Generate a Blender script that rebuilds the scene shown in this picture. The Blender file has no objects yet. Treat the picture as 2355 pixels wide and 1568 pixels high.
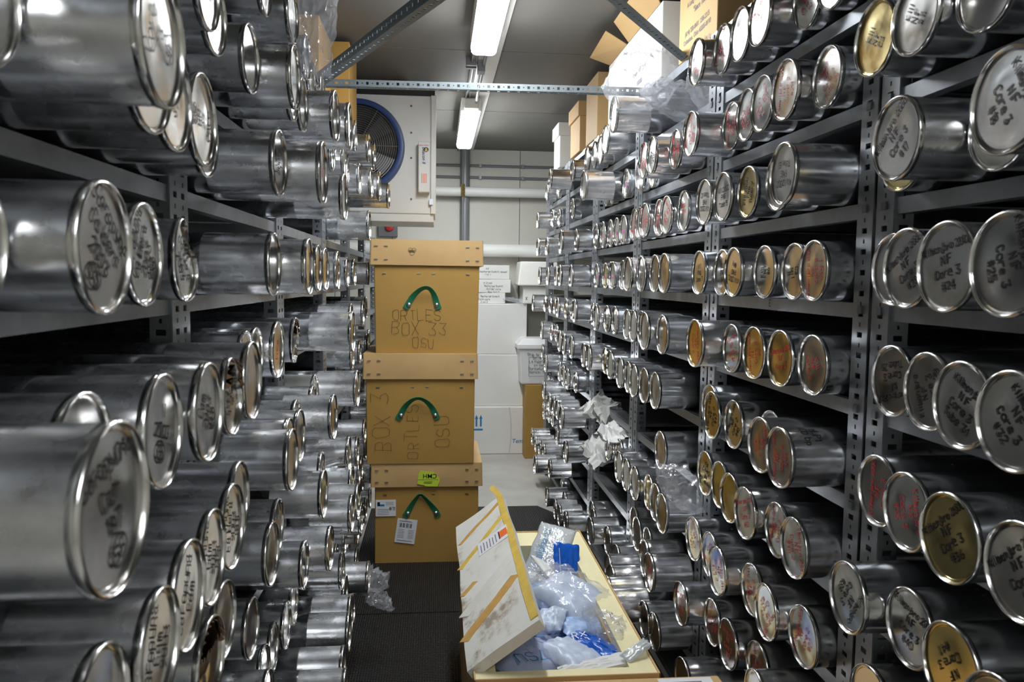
import bpy, math, random
from mathutils import Vector, Matrix, noise

# ------------------------------------------------------------------ camera, world, exposure
scene = bpy.context.scene
COL = scene.collection
cam_d = bpy.data.cameras.new('camera')
cam = bpy.data.objects.new('camera', cam_d)
COL.objects.link(cam)
cam_d.sensor_width = 36.0
cam_d.lens = 36.0 * 1800.0 / 2355.0
cam_d.clip_start = 0.02
EYE = 1.80
cam.matrix_world = Matrix(((0.995396, -0.004395, -0.095744, 0.0),
                           (-0.095095, 0.079384, -0.992298, 0.0),
                           (0.011962, 0.996834, 0.078600, EYE),
                           (0, 0, 0, 1)))
cam_d.dof.use_dof = True
cam_d.dof.focus_distance = 3.6
cam_d.dof.aperture_fstop = 7.0
scene.camera = cam
world = bpy.data.worlds.new('world')
world.use_nodes = True
world.node_tree.nodes['Background'].inputs[0].default_value = (0.02, 0.02, 0.022, 1)
scene.world = world
scene.view_settings.view_transform = 'Standard'
scene.view_settings.look = 'None'
scene.view_settings.exposure = 1.35
scene.view_settings.gamma = 1.0
scene.view_settings.use_curve_mapping = False
LAMP = 28.0            # emission of the ceiling lamp diffusers

R = random.Random(7)
rad = math.radians

# ------------------------------------------------------------------ mesh helpers
class MB:
    def __init__(s):
        s.v = []; s.f = []
    def add(s, vs, fs, m=None):
        b = len(s.v)
        for p in vs:
            p = Vector(p)
            s.v.append(tuple(m @ p) if m is not None else tuple(p))
        for f in fs:
            s.f.append(tuple(b + i for i in f))
        return s
    def box(s, x0, x1, y0, y1, z0, z1, m=None):
        vs = [(x0, y0, z0), (x1, y0, z0), (x1, y1, z0), (x0, y1, z0), (x0, y0, z1), (x1, y0, z1), (x1, y1, z1), (x0, y1, z1)]
        return s.add(vs, [(0, 3, 2, 1), (4, 5, 6, 7), (0, 1, 5, 4), (1, 2, 6, 5), (2, 3, 7, 6), (3, 0, 4, 7)], m)
    def lathe(s, prof, seg=36, m=None, close=False):
        # profile of (x, r) around the local X axis
        vs = []; fs = []
        n = len(prof)
        for (x, r) in prof:
            for k in range(seg):
                a = 2 * math.pi * k / seg
                vs.append((x, r * math.cos(a), r * math.sin(a)))
        for i in range(n - 1):
            for k in range(seg):
                k2 = (k + 1) % seg
                fs.append((i * seg + k, i * seg + k2, (i + 1) * seg + k2, (i + 1) * seg + k))
        if close:
            fs.append(tuple(range(seg))[::-1]); fs.append(tuple((n - 1) * seg + k for k in range(seg)))
        return s.add(vs, fs, m)
    def tube(s, path, r, seg=10, cap=True):
        path = [Vector(p) for p in path]
        vs = []; fs = []
        up = Vector((0, 0, 1))
        for i, p in enumerate(path):
            d = (path[min(i + 1, len(path) - 1)] - path[max(i - 1, 0)]).normalized()
            a = d.cross(up if abs(d.z) < .95 else Vector((1, 0, 0))).normalized()
            b = a.cross(d)
            for k in range(seg):
                t = 2 * math.pi * k / seg
                vs.append(p + a * (r * math.cos(t)) + b * (r * math.sin(t)))
        for i in range(len(path) - 1):
            for k in range(seg):
                k2 = (k + 1) % seg
                fs.append((i * seg + k, i * seg + k2, (i + 1) * seg + k2, (i + 1) * seg + k))
        if cap:
            fs.append(tuple(range(seg))); fs.append(tuple((len(path) - 1) * seg + k for k in range(seg))[::-1])
        return s.add(vs, fs)
    def ribbon(s, path, width_dir, w, t=.003):
        # flat strap: path points, constant width direction, thickness along the local normal
        path = [Vector(p) for p in path]; wd = Vector(width_dir).normalized()
        vs = []; fs = []
        for i, p in enumerate(path):
            d = (path[min(i + 1, len(path) - 1)] - path[max(i - 1, 0)]).normalized()
            n = d.cross(wd).normalized()
            for a, b in ((-1, -1), (1, -1), (1, 1), (-1, 1)):
                vs.append(p + wd * (a * w / 2) + n * (b * t / 2))
        for i in range(len(path) - 1):
            for k in range(4):
                k2 = (k + 1) % 4
                fs.append((i * 4 + k, i * 4 + k2, (i + 1) * 4 + k2, (i + 1) * 4 + k))
        fs.append((0, 1, 2, 3)); e = (len(path) - 1) * 4; fs.append((e + 3, e + 2, e + 1, e))
        return s.add(vs, fs)
    def mesh(s, name, smooth=False):
        me = bpy.data.meshes.new(name)
        me.from_pydata(s.v, [], s.f)
        me.validate()
        if smooth:
            me.shade_smooth()
        return me

def recalc(me):
    import bmesh
    bm = bmesh.new(); bm.from_mesh(me)
    bmesh.ops.recalc_face_normals(bm, faces=bm.faces)
    bm.to_mesh(me); bm.free()

def sharp(me, ang=40):
    me.shade_smooth()
    try:
        me.set_sharp_from_angle(angle=rad(ang))
    except Exception:
        pass

def obj(name, data, mat, parent=None, smooth=None, bevel=0, fix=True, loc=None):
    me = data.mesh(name) if isinstance(data, MB) else data
    if isinstance(data, MB) and fix:
        recalc(me)
    if smooth:
        sharp(me, smooth)
    if mat is not None and len(me.materials) == 0:
        me.materials.append(mat)
    o = bpy.data.objects.new(name, me)
    COL.objects.link(o)
    if parent is not None:
        o.parent = parent
    if loc is not None:
        o.location = loc
    if bevel:
        b = o.modifiers.new('bevel', 'BEVEL'); b.width = bevel; b.segments = 2; b.limit_method = 'ANGLE'; b.angle_limit = rad(50)
    return o

def thing(name, label, cat, loc=(0, 0, 0), rotz=0.0, group=None):
    o = bpy.data.objects.new(name, None)
    o.empty_display_size = .05
    COL.objects.link(o)
    o.location = loc; o.rotation_euler = (0, 0, rotz)
    return tag(o, label, cat, group)

def tag(o, label, cat, group=None):
    o['label'] = label; o['category'] = cat
    if group:
        o['group'] = group
    return o

def struct(name, mb, mat, **k):
    o = obj(name, mb, mat, **k); o['kind'] = 'structure'
    return o

# ------------------------------------------------------------------ materials
def new_mat(name):
    m = bpy.data.materials.new(name); m.use_nodes = True
    nt = m.node_tree; b = nt.nodes['Principled BSDF']
    return m, nt, b

def nz(nt, scale, detail=4, rough=.55, vec=None, mapping=None):
    n = nt.nodes.new('ShaderNodeTexNoise')
    n.inputs['Scale'].default_value = scale; n.inputs['Detail'].default_value = detail; n.inputs['Roughness'].default_value = rough
    if vec is not None:
        src = vec
        if mapping:
            mp = nt.nodes.new('ShaderNodeMapping'); mp.inputs['Scale'].default_value = mapping
            nt.links.new(vec, mp.inputs['Vector']); src = mp.outputs['Vector']
        nt.links.new(src, n.inputs['Vector'])
    return n.outputs['Fac']

def coords(nt, per_object=True):
    tc = nt.nodes.new('ShaderNodeTexCoord')
    if not per_object:
        return tc.outputs['Object']
    oi = nt.nodes.new('ShaderNodeObjectInfo')
    mu = nt.nodes.new('ShaderNodeMath'); mu.operation = 'MULTIPLY'; mu.inputs[1].default_value = 37.0
    nt.links.new(oi.outputs['Random'], mu.inputs[0])
    va = nt.nodes.new('ShaderNodeVectorMath'); va.operation = 'ADD'
    nt.links.new(tc.outputs['Object'], va.inputs[0]); nt.links.new(mu.outputs[0], va.inputs[1])
    return va.outputs[0]

def ramp(nt, fac, stops):
    r = nt.nodes.new('ShaderNodeValToRGB')
    el = r.color_ramp.elements
    while len(el) < len(stops):
        el.new(.5)
    for e, (p, c) in zip(el, stops):
        e.position = p; e.color = (*c, 1) if len(c) == 3 else c
    nt.links.new(fac, r.inputs['Fac'])
    return r.outputs['Color']

def val(c):
    return (c, c, c)

def bump(nt, b, fac, strength=.2, dist=.002):
    bp = nt.nodes.new('ShaderNodeBump'); bp.inputs['Strength'].default_value = strength; bp.inputs['Distance'].default_value = dist
    nt.links.new(fac, bp.inputs['Height']); nt.links.new(bp.outputs['Normal'], b.inputs['Normal'])

def simple(name, col, rough=.5, metal=0.0, var=0.0, scale=8, bmp=0.0, spec=.5):
    m, nt, b = new_mat(name)
    b.inputs['Roughness'].default_value = rough; b.inputs['Metallic'].default_value = metal
    b.inputs['Specular IOR Level'].default_value = spec
    if var:
        v = coords(nt)
        f = nz(nt, scale, 5, .6, v)
        lo = tuple(c * (1 - var) for c in col); hi = tuple(min(1, c * (1 + var * .6)) for c in col)
        nt.links.new(ramp(nt, f, [(.3, lo), (.72, hi)]), b.inputs['Base Color'])
        if bmp:
            bump(nt, b, nz(nt, scale * 12, 3, .6, v), bmp)
    else:
        b.inputs['Base Color'].default_value = (*col, 1)
    return m

def metal_barrel(name, light, dark, lo, hi, stain):
    m, nt, b = new_mat(name)
    b.inputs['Metallic'].default_value = 1.0
    v = coords(nt)
    f = nz(nt, 7.0, 6, .62, v, (1.0, 1.6, 1.6))
    g = nz(nt, 3.0, 3, .5, v, (1, 14, 14))
    ad = nt.nodes.new('ShaderNodeMath'); ad.operation = 'MULTIPLY_ADD'; ad.inputs[1].default_value = .35
    nt.links.new(g, ad.inputs[0]); nt.links.new(f, ad.inputs[2])
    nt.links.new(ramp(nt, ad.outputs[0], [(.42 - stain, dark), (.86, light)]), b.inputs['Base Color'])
    r = nz(nt, 12.0, 5, .6, v)
    nt.links.new(ramp(nt, r, [(.3, val(lo)), (.75, val(hi))]), b.inputs['Roughness'])
    bump(nt, b, nz(nt, 5.0, 2, .5, v, (.5, 3, 3)), .10, .004)
    return m

M = {}
M['barrel'] = metal_barrel('core_tube_aluminium', (.90, .905, .92), (.60, .61, .63), .14, .32, .02)
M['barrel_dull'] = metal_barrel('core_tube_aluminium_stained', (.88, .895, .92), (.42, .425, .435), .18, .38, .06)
M['barrel_white'] = simple('core_tube_white', (.70, .70, .66), .5, 0, .08, 6)
def lid_mat(name, col, lo=.10, hi=.24):
    m, nt, b = new_mat(name)
    b.inputs['Metallic'].default_value = 1.0
    v = coords(nt)
    nt.links.new(ramp(nt, nz(nt, 9, 5, .6, v), [(.3, tuple(c * .82 for c in col)), (.7, col)]), b.inputs['Base Color'])
    nt.links.new(ramp(nt, nz(nt, 14, 4, .6, v), [(.3, val(lo)), (.75, val(hi))]), b.inputs['Roughness'])
    bump(nt, b, nz(nt, 9, 2, .5, v), .35, .004)
    return m
M['lid'] = lid_mat('tin_lid', (.80, .79, .765))
M['lid_gold'] = lid_mat('gold_lacquer_lid', (.74, .60, .27))
M['rim'] = lid_mat('crimped_rim', (.83, .82, .80), .12, .26)
M['ink'] = simple('black_marker', (.012, .012, .014), .5)
M['ink_red'] = simple('red_marker', (.62, .03, .04), .5)
M['ink_pen'] = simple('pen_line', (.055, .035, .018), .6)
M['ink_grey'] = simple('grey_print', (.16, .16, .17), .6)
M['ink_blue'] = simple('blue_print', (.02, .20, .42), .5)
M['pink'] = simple('pink_sticker', (.72, .05, .38), .6)
M['steel'] = simple('galvanised_steel', (.30, .32, .345), .40, .7, .18, 14, .05)
M['steel_light'] = simple('galvanised_brace', (.19, .22, .235), .45, .5, .15, 18, .05)
M['deck'] = simple('steel_shelf_deck', (.30, .32, .34), .40, .8, .15, 6)
M['rust_paper'] = simple('torn_brown_paper', (.23, .13, .065), .8, 0, .35, 30, .3)
M['foil'] = simple('crumpled_foil', (.80, .78, .74), .18, 1.0)
M['inside'] = simple('dark_tube_inside', (.10, .06, .04), .6, .3)

def cardboard(name, col, var=.12):
    m, nt, b = new_mat(name)
    v = coords(nt)
    f = nz(nt, 2.2, 6, .6, v)
    g = nz(nt, 160, 2, .5, v)
    mx = nt.nodes.new('ShaderNodeMath'); mx.operation = 'MULTIPLY_ADD'; mx.inputs[1].default_value = .18
    nt.links.new(g, mx.inputs[0]); nt.links.new(f, mx.inputs[2])
    nt.links.new(ramp(nt, mx.outputs[0], [(.38, tuple(c * (1 - var) for c in col)), (.78, tuple(min(1, c * (1 + var * .5)) for c in col))]), b.inputs['Base Color'])
    b.inputs['Roughness'].default_value = .62
    b.inputs['Specular IOR Level'].default_value = .35
    bump(nt, b, nz(nt, 5, 3, .5, v), .25, .006)
    return m
M['card'] = cardboard('brown_cardboard', (.42, .245, .062))
M['card_pale'] = cardboard('pale_brown_cardboard', (.58, .375, .165))
M['card_white'] = cardboard('white_cardboard', (.79, .78, .745), .06)
M['card_cream'] = cardboard('worn_white_board', (.66, .64, .58), .16)
def scuffed():
    m, nt, b = new_mat('scuffed_white_board')
    v = coords(nt)
    f = nz(nt, 5, 7, .65, v, (1.0, .45, 1))
    g = nz(nt, 26, 4, .6, v)
    ad = nt.nodes.new('ShaderNodeMath'); ad.operation = 'MULTIPLY_ADD'; ad.inputs[1].default_value = .25
    nt.links.new(g, ad.inputs[0]); nt.links.new(f, ad.inputs[2])
    nt.links.new(ramp(nt, ad.outputs[0], [(.50, (.34, .29, .22)), (.545, (.56, .53, .46)), (.60, (.68, .665, .61)), (.75, (.72, .71, .67))]), b.inputs['Base Color'])
    b.inputs['Roughness'].default_value = .6
    bump(nt, b, f, .3, .004)
    return m
M['scuffed'] = scuffed()
M['foam'] = simple('cream_foam_board', (.82, .74, .45), .8, 0, .05, 20, .1)
M['styro'] = simple('white_styrofoam', (.86, .85, .80), .75, 0, .03, 60, .15)
M['bin'] = simple('white_plastic_bin', (.80, .80, .79), .35, 0, .03, 6)
M['tape'] = simple('yellow_tape', (.72, .50, .10), .45, 0, .18, 20)
M['tape_brown'] = simple('brown_tape', (.62, .36, .11), .4, 0, .15, 20)
M['strap'] = simple('green_webbing', (.012, .19, .085), .6, 0, .15, 60)
M['rivet'] = simple('rivet', (.55, .57, .60), .3, 1.0)
M['label'] = simple('white_label', (.74, .75, .79), .5)
M['lime'] = simple('lime_label', (.55, .72, .05), .5)
M['orange'] = simple('orange_label', (.85, .16, .04), .5)
M['white_metal'] = simple('white_enamel', (.80, .795, .76), .4, 0, .05, 4)
M['fan_blue'] = simple('blue_fan_ring', (.02, .055, .20), .4)
M['wire'] = simple('steel_wire', (.42, .41, .40), .35, .9)
M['dark'] = simple('black_metal', (.012, .012, .014), .5)
M['pipe_white'] = simple('white_pipe_lagging', (.78, .78, .75), .5, 0, .04, 6)
M['conduit'] = simple('grey_conduit', (.26, .27, .28), .45, .4)
M['brass'] = simple('brass_fitting', (.75, .55, .18), .3, 1.0)
M['red'] = simple('red_alarm', (.45, .02, .02), .4)
M['grey_box'] = simple('grey_box', (.14, .14, .15), .5)
M['blue_bag'] = simple('blue_packet', (.01, .11, .55), .25, 0, .12, 20)
M['gel'] = simple('pale_blue_gel', (.33, .47, .74), .35, 0, .3, 25)
M['gel_pale'] = simple('white_blue_gel', (.56, .64, .79), .35, 0, .18, 25)
M['paper'] = simple('crumpled_white_paper', (.72, .72, .70), .7)

def film(name, col, body, rough=.08):
    """thin plastic: mostly clear, a little milky, glossy by its Fresnel reflection"""
    m = bpy.data.materials.new(name); m.use_nodes = True
    nt = m.node_tree; nt.nodes.clear()
    out = nt.nodes.new('ShaderNodeOutputMaterial')
    tr = nt.nodes.new('ShaderNodeBsdfTransparent'); tr.inputs[0].default_value = (.97, .97, .98, 1)
    df = nt.nodes.new('ShaderNodeBsdfDiffuse'); df.inputs[0].default_value = (*col, 1)
    tl = nt.nodes.new('ShaderNodeBsdfTranslucent'); tl.inputs[0].default_value = (*col, 1)
    gl = nt.nodes.new('ShaderNodeBsdfGlossy'); gl.inputs['Roughness'].default_value = rough
    # fine wrinkles in the film
    v = coords(nt)
    w = nz(nt, 22, 3, .6, v)
    bp = nt.nodes.new('ShaderNodeBump'); bp.inputs['Strength'].default_value = .7; bp.inputs['Distance'].default_value = .012
    nt.links.new(w, bp.inputs['Height'])
    for n_ in (gl, df):
        nt.links.new(bp.outputs['Normal'], n_.inputs['Normal'])
    m0 = nt.nodes.new('ShaderNodeMixShader'); m0.inputs[0].default_value = .4
    nt.links.new(df.outputs[0], m0.inputs[1]); nt.links.new(tl.outputs[0], m0.inputs[2])
    m1 = nt.nodes.new('ShaderNodeMixShader'); m1.inputs[0].default_value = body
    nt.links.new(tr.outputs[0], m1.inputs[1]); nt.links.new(m0.outputs[0], m1.inputs[2])
    fr = nt.nodes.new('ShaderNodeFresnel'); fr.inputs['IOR'].default_value = 1.75
    nt.links.new(bp.outputs['Normal'], fr.inputs['Normal'])
    geo = nt.nodes.new('ShaderNodeNewGeometry')
    inv = nt.nodes.new('ShaderNodeMath'); inv.operation = 'SUBTRACT'; inv.inputs[0].default_value = 1.0
    nt.links.new(geo.outputs['Backfacing'], inv.inputs[1])
    fm = nt.nodes.new('ShaderNodeMath'); fm.operation = 'MULTIPLY'; fm.use_clamp = True
    nt.links.new(fr.outputs[0], fm.inputs[0]); nt.links.new(inv.outputs[0], fm.inputs[1])
    m2 = nt.nodes.new('ShaderNodeMixShader')
    nt.links.new(fm.outputs[0], m2.inputs[0]); nt.links.new(m1.outputs[0], m2.inputs[1]); nt.links.new(gl.outputs[0], m2.inputs[2])
    nt.links.new(m2.outputs[0], out.inputs['Surface'])
    return m
M['film'] = film('clear_plastic_film', (.86, .88, .92), .20, .14)
M['film_milky'] = film('milky_plastic', (.74, .78, .82), .80, .2)
M['film_mauve'] = film('mauve_plastic_film', (.55, .56, .82), .25)

def emit(name, col, s):
    m, nt, b = new_mat(name)
    b.inputs['Base Color'].default_value = (.9, .9, .9, 1)
    b.inputs['Emission Color'].default_value = (*col, 1)
    b.inputs['Emission Strength'].default_value = s
    return m
M['lamp'] = emit('lit_diffuser', (.93, .97, 1.0), LAMP)

def concrete():
    m, nt, b = new_mat('sealed_concrete')
    v = coords(nt, False)
    f = nz(nt, 1.6, 8, .62, v)
    nt.links.new(ramp(nt, f, [(.3, (.40, .385, .35)), (.7, (.58, .565, .52))]), b.inputs['Base Color'])
    nt.links.new(ramp(nt, nz(nt, 3, 5, .6, v), [(.3, val(.32)), (.7, val(.6))]), b.inputs['Roughness'])
    return m
M['concrete'] = concrete()
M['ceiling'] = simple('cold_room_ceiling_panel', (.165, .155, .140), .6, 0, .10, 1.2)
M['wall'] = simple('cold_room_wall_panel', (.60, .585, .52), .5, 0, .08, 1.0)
M['seam'] = simple('panel_joint', (.05, .05, .05), .7)

def rubber():
    m, nt, b = new_mat('black_rubber_mat')
    b.inputs['Base Color'].default_value = (.006, .0062, .007, 1)
    b.inputs['Roughness'].default_value = .48
    v = coords(nt, False)
    w = nt.nodes.new('ShaderNodeTexWave'); w.bands_direction = 'X'; w.inputs['Scale'].default_value = 26; w.inputs['Distortion'].default_value = .4
    w2 = nt.nodes.new('ShaderNodeTexWave'); w2.bands_direction = 'Y'; w2.inputs['Scale'].default_value = 22; w2.inputs['Distortion'].default_value = .4
    nt.links.new(v, w.inputs['Vector']); nt.links.new(v, w2.inputs['Vector'])
    mx = nt.nodes.new('ShaderNodeMath'); mx.operation = 'MULTIPLY'
    nt.links.new(w.outputs['Fac'], mx.inputs[0]); nt.links.new(w2.outputs['Fac'], mx.inputs[1])
    bump(nt, b, mx.outputs[0], .9, .006)
    return m
M['rubber'] = rubber()

# ------------------------------------------------------------------ lettering
GL = {'A': '022842,1535', 'B': '020838474635 05,3544433202', 'C': '4738180703123243', 'D': '02082846442202', 'E': '48080242,0535', 'F': '480802,0535',
 'G': '47381807031232434525', 'H': '0208,4248,0545', 'I': '2228', 'J': '4843321203', 'K': '0208,480542', 'L': '080242', 'M': '0208254842', 'N': '02084248',
 'O': '180703123243473818', 'P': '02083847463505', 'R': '02083847463505,2542', 'S': '473818070615354443321203', 'T': '0848,2822', 'U': '080312324348',
 'V': '082248', 'W': '0812263248', 'X': '0248,0842', 'Y': '082548,2522', 'Z': '08480242', '0': '180703123243473818', '1': '172822', '2': '07183847460242',
 '3': '084825354443321203', '4': '380444,3832', '5': '4808053544433202', '6': '380503123243443505', '7': '084812', '8': '1807061535444332120304153546473818',
 '9': '4515060718384743321 2', '#': '1218,3238,0444,0646', 'a': '361605031232,363242', 'b': '08023243453606', 'c': '462605031242', 'd': '4842120305164 6',
 'e': '044445361605031242', 'f': '483722,1545', 'g': '4616050413 43,46413010', 'h': '0802,0516364542', 'i': '2622,2827', 'j': '36312010,3837', 'k': '0802,450442',
 'l': '2822', 'm': '0206,05162522,25364542', 'n': '0206,0516364542', 'o': '160503123243453616', 'p': '0600,063645433202', 'r': '0206,042646', 's': '4616051434433202',
 't': '28233242,0646', 'u': '0603123243,4642', 'v': '062246', 'w': '0612253246', 'x': '0246,0642', 'y': '0623,4610', '-': '1545', '.': '2223', ',': '2312', '(': '48272342', ')': '08272302'}

def strokes(text, h, jit, rnd):
    """polylines of one hand-written line, baseline at v=0, centred on u=0"""
    k = h / 6.0
    out = []; x = 0.0
    for ch in text:
        if ch == ' ':
            x += 3.2 * k; continue
        g = GL.get(ch)
        if g is None:
            x += 3 * k; continue
        dx = rnd.uniform(-jit, jit); dy = rnd.uniform(-jit, jit) * 2; sc = rnd.uniform(.9, 1.1)
        for pl in g.split(','):
            pl = pl.replace(' ', '')
            pts = []
            for i in range(0, len(pl) - 1, 2):
                a, b = int(pl[i]), int(pl[i + 1])
                pts.append((x + (a * .85 * sc + dx + rnd.uniform(-jit, jit)) * k, ((b - 2) * sc + dy + rnd.uniform(-jit, jit)) * k))
            out.append(pts)
        x += (2.6 if ch in 'iIl1j.,' else 4.9) * k
    w = x - 1.2 * k
    return [[(u - w / 2, v) for u, v in pl] for pl in out], w

def ink_mesh(polys, w):
    """flat strokes in the (u,v) plane -> MB with 3-D (u,v,0)"""
    mb = MB()
    for pl in polys:
        for (a, b) in zip(pl[:-1], pl[1:]):
            dx, dy = b[0] - a[0], b[1] - a[1]
            L = math.hypot(dx, dy) or 1e-6
            ex, ey = dx / L * w * .45, dy / L * w * .45
            nx, ny = -dy / L * w / 2, dx / L * w / 2
            mb.add([(a[0] - ex - nx, a[1] - ey - ny, 0), (b[0] + ex - nx, b[1] + ey - ny, 0), (b[0] + ex + nx, b[1] + ey + ny, 0), (a[0] - ex + nx, a[1] - ey + ny, 0)], [(0, 1, 2, 3)])
    return mb

def hand_lines(lines, heights, gap, jit, rnd, fit=None):
    polys = []
    tot = sum(heights) + gap * (len(lines) - 1)
    v = tot / 2
    for t, h in zip(lines, heights):
        v -= h
        circ = t.startswith('(')
        if circ:
            t = t.strip('()')
        pl, w = strokes(t, h, jit, rnd)
        if fit and w > fit:
            s = fit / w
            pl = [[(a * s, b) for a, b in p] for p in pl]
        polys += [[(a, b + v) for a, b in p] for p in pl]
        if circ:
            r = h * 1.0
            polys.append([(r * math.cos(q * .45), v + h / 2 + r * .85 * math.sin(q * .45)) for q in range(15)])
        v -= gap
    return polys

def place(mb, origin, u, v):
    """map flat (a,b,0) onto origin + a*u + b*v"""
    o, u, v = Vector(origin), Vector(u), Vector(v)
    n = u.cross(v)
    mb.v = [tuple(o + u * p[0] + v * p[1] + n * p[2]) for p in mb.v]
    return mb

def print_mesh(text, size, align='CENTER', shear=0.0, bold=0.0):
    """typeset lettering as a flat mesh"""
    cu = bpy.data.curves.new('lettering', 'FONT')
    cu.body = text; cu.size = size; cu.align_x = align; cu.align_y = 'CENTER'; cu.shear = shear; cu.offset = bold; cu.resolution_u = 3
    o = bpy.data.objects.new('lettering', cu); COL.objects.link(o)
    dg = bpy.context.evaluated_depsgraph_get()
    me = bpy.data.meshes.new_from_object(o.evaluated_get(dg))
    bpy.data.objects.remove(o); bpy.data.curves.remove(cu)
    mb = MB(); mb.v = [tuple(p.co) for p in me.vertices]; mb.f = [tuple(p.vertices) for p in me.polygons]
    bpy.data.meshes.remove(me)
    return mb

# ------------------------------------------------------------------ the room
CEIL = 3.16
BACK = 8.40
struct('floor', MB().box(-2.2, 2.6, -3.0, BACK + .1, -.1, 0), M['concrete'])
struct('wall_left', MB().box(-2.2, -2.1, -3.0, BACK + .1, 0, CEIL), M['wall'])
struct('wall_right', MB().box(2.5, 2.6, -3.0, BACK + .1, 0, CEIL), M['wall'])
struct('wall_front', MB().box(-2.1, 2.5, -3.0, -2.9, 0, CEIL), M['wall'])
wb = struct('wall_back', MB().box(-2.1, 2.5, BACK + .012, BACK + .1, 0, CEIL), M['seam'])
xs = [-2.1, -1.07, -.47, .875, 1.9, 2.5]
for a, b in zip(xs[:-1], xs[1:]):
    obj('wall_panel', MB().box(a + .003, b - .003, BACK, BACK + .03, 0, CEIL), M['wall'], wb)
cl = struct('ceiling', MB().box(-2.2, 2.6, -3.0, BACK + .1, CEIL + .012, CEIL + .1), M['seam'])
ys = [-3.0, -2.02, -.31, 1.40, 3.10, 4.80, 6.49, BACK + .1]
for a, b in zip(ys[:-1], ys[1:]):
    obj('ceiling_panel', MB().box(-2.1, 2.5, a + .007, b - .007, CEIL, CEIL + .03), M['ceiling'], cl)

# rubber matting, three lengths laid end to end
for (a, b, lab) in ((4.10, 6.04, 'black ribbed rubber mat running under the cardboard box stack to the bare concrete'),
                    (2.15, 4.09, 'black ribbed rubber mat in the aisle in front of the box stack'),
                    (.2, 2.14, 'black ribbed rubber mat nearest the camera, mostly out of view')):
    mb = MB().box(-.50, .92, a, b, 0.0, .012)
    if b > 5:
        mb = MB().add([(-.5, a, 0), (.92, a, 0), (.92, b - .22, 0), (.80, b, 0), (-.5, b, 0), (-.5, a, .012), (.92, a, .012), (.92, b - .22, .012), (.80, b, .012), (-.5, b, .012)],
                      [(4, 3, 2, 1, 0), (5, 6, 7, 8, 9), (0, 1, 6, 5), (1, 2, 7, 6), (2, 3, 8, 7), (3, 4, 9, 8), (4, 0, 5, 9)])
    tag(obj('rubber_mat', mb, M['rubber']), lab, 'mat', 'aisle mats')

# ------------------------------------------------------------------ ceiling lamps with their strip, conduits
t = thing('ceiling_strip', 'long white mounting strip carrying the lamps along the ceiling', 'strip', (.29, 3.0, CEIL))
obj('strip_board', MB().box(-.085, .085, -5.0, 5.36, -.016, 0), M['white_metal'], t)
for dx, r in ((-.05, .007), (-.025, .007)):
    obj('conduit', MB().tube([(dx - .03, -5.0, -.03), (dx - .03, 5.3, -.03)], r, 8), M['conduit'], t, smooth=40)
obj('feed_pipe', MB().tube([(-.01, 1.0, -.075), (-.01, 1.35, -.05), (-.01, 2.6, -.05), (-.01, 2.95, -.085)], .011, 8), M['conduit'], t, smooth=40)
for yy in (1.95, 2.02):
    obj('conduit_clamp', MB().box(-.115, -.05, yy - .014, yy + .014, -.05, 0), M['grey_box'], t)
obj('junction_box', MB().box(-.045, -.0, 1.93, 2.02, -.085, -.016), M['grey_box'], t)
LX, LZ = .245, 3.03
for i, (y0, y1, lab) in enumerate(((2.80, 4.32, 'bright white batten lamp nearest, running out of the top of the frame'),
                                   (5.90, 7.38, 'bright white batten lamp further back, above the back aisle'),
                                   (-1.85, -.35, 'white batten lamp overhead, out of view above the camera'))):
    L = (y1 - y0) / 2
    t = thing('batten_lamp', lab, 'ceiling lamp', (LX, (y0 + y1) / 2, LZ), 0, 'aisle ceiling lamps')
    prof = [(-.069, .004), (-.066, -.014), (-.058, -.024), (-.045, -.03), (.045, -.03), (.058, -.024), (.066, -.014), (.069, .004)]
    mb = MB(); n = len(prof)
    vs = [(p[0], -L, p[1]) for p in prof] + [(p[0], L, p[1]) for p in prof]
    mb.add(vs, [(k, k + 1, n + k + 1, n + k) for k in range(n - 1)] + [tuple(range(n)), tuple(n + k for k in range(n))])
    obj('diffuser', mb, M['lamp'], t, smooth=35)
    obj('housing', MB().box(-.072, .072, -L - .004, L + .004, .004, .10), M['white_metal'], t, bevel=.004)
    for s in (-1, 1):
        obj('end_cap', MB().box(-.052, .052, s * (L + .032) - .026, s * (L + .032) + .026, .012, .085), M['white_metal'], t, bevel=.008)
        obj('hanger', MB().box(-.02, .02, s * L * .7 - .01, s * L * .7 + .01, .10, CEIL - .016 - LZ), M['conduit'], t)

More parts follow.
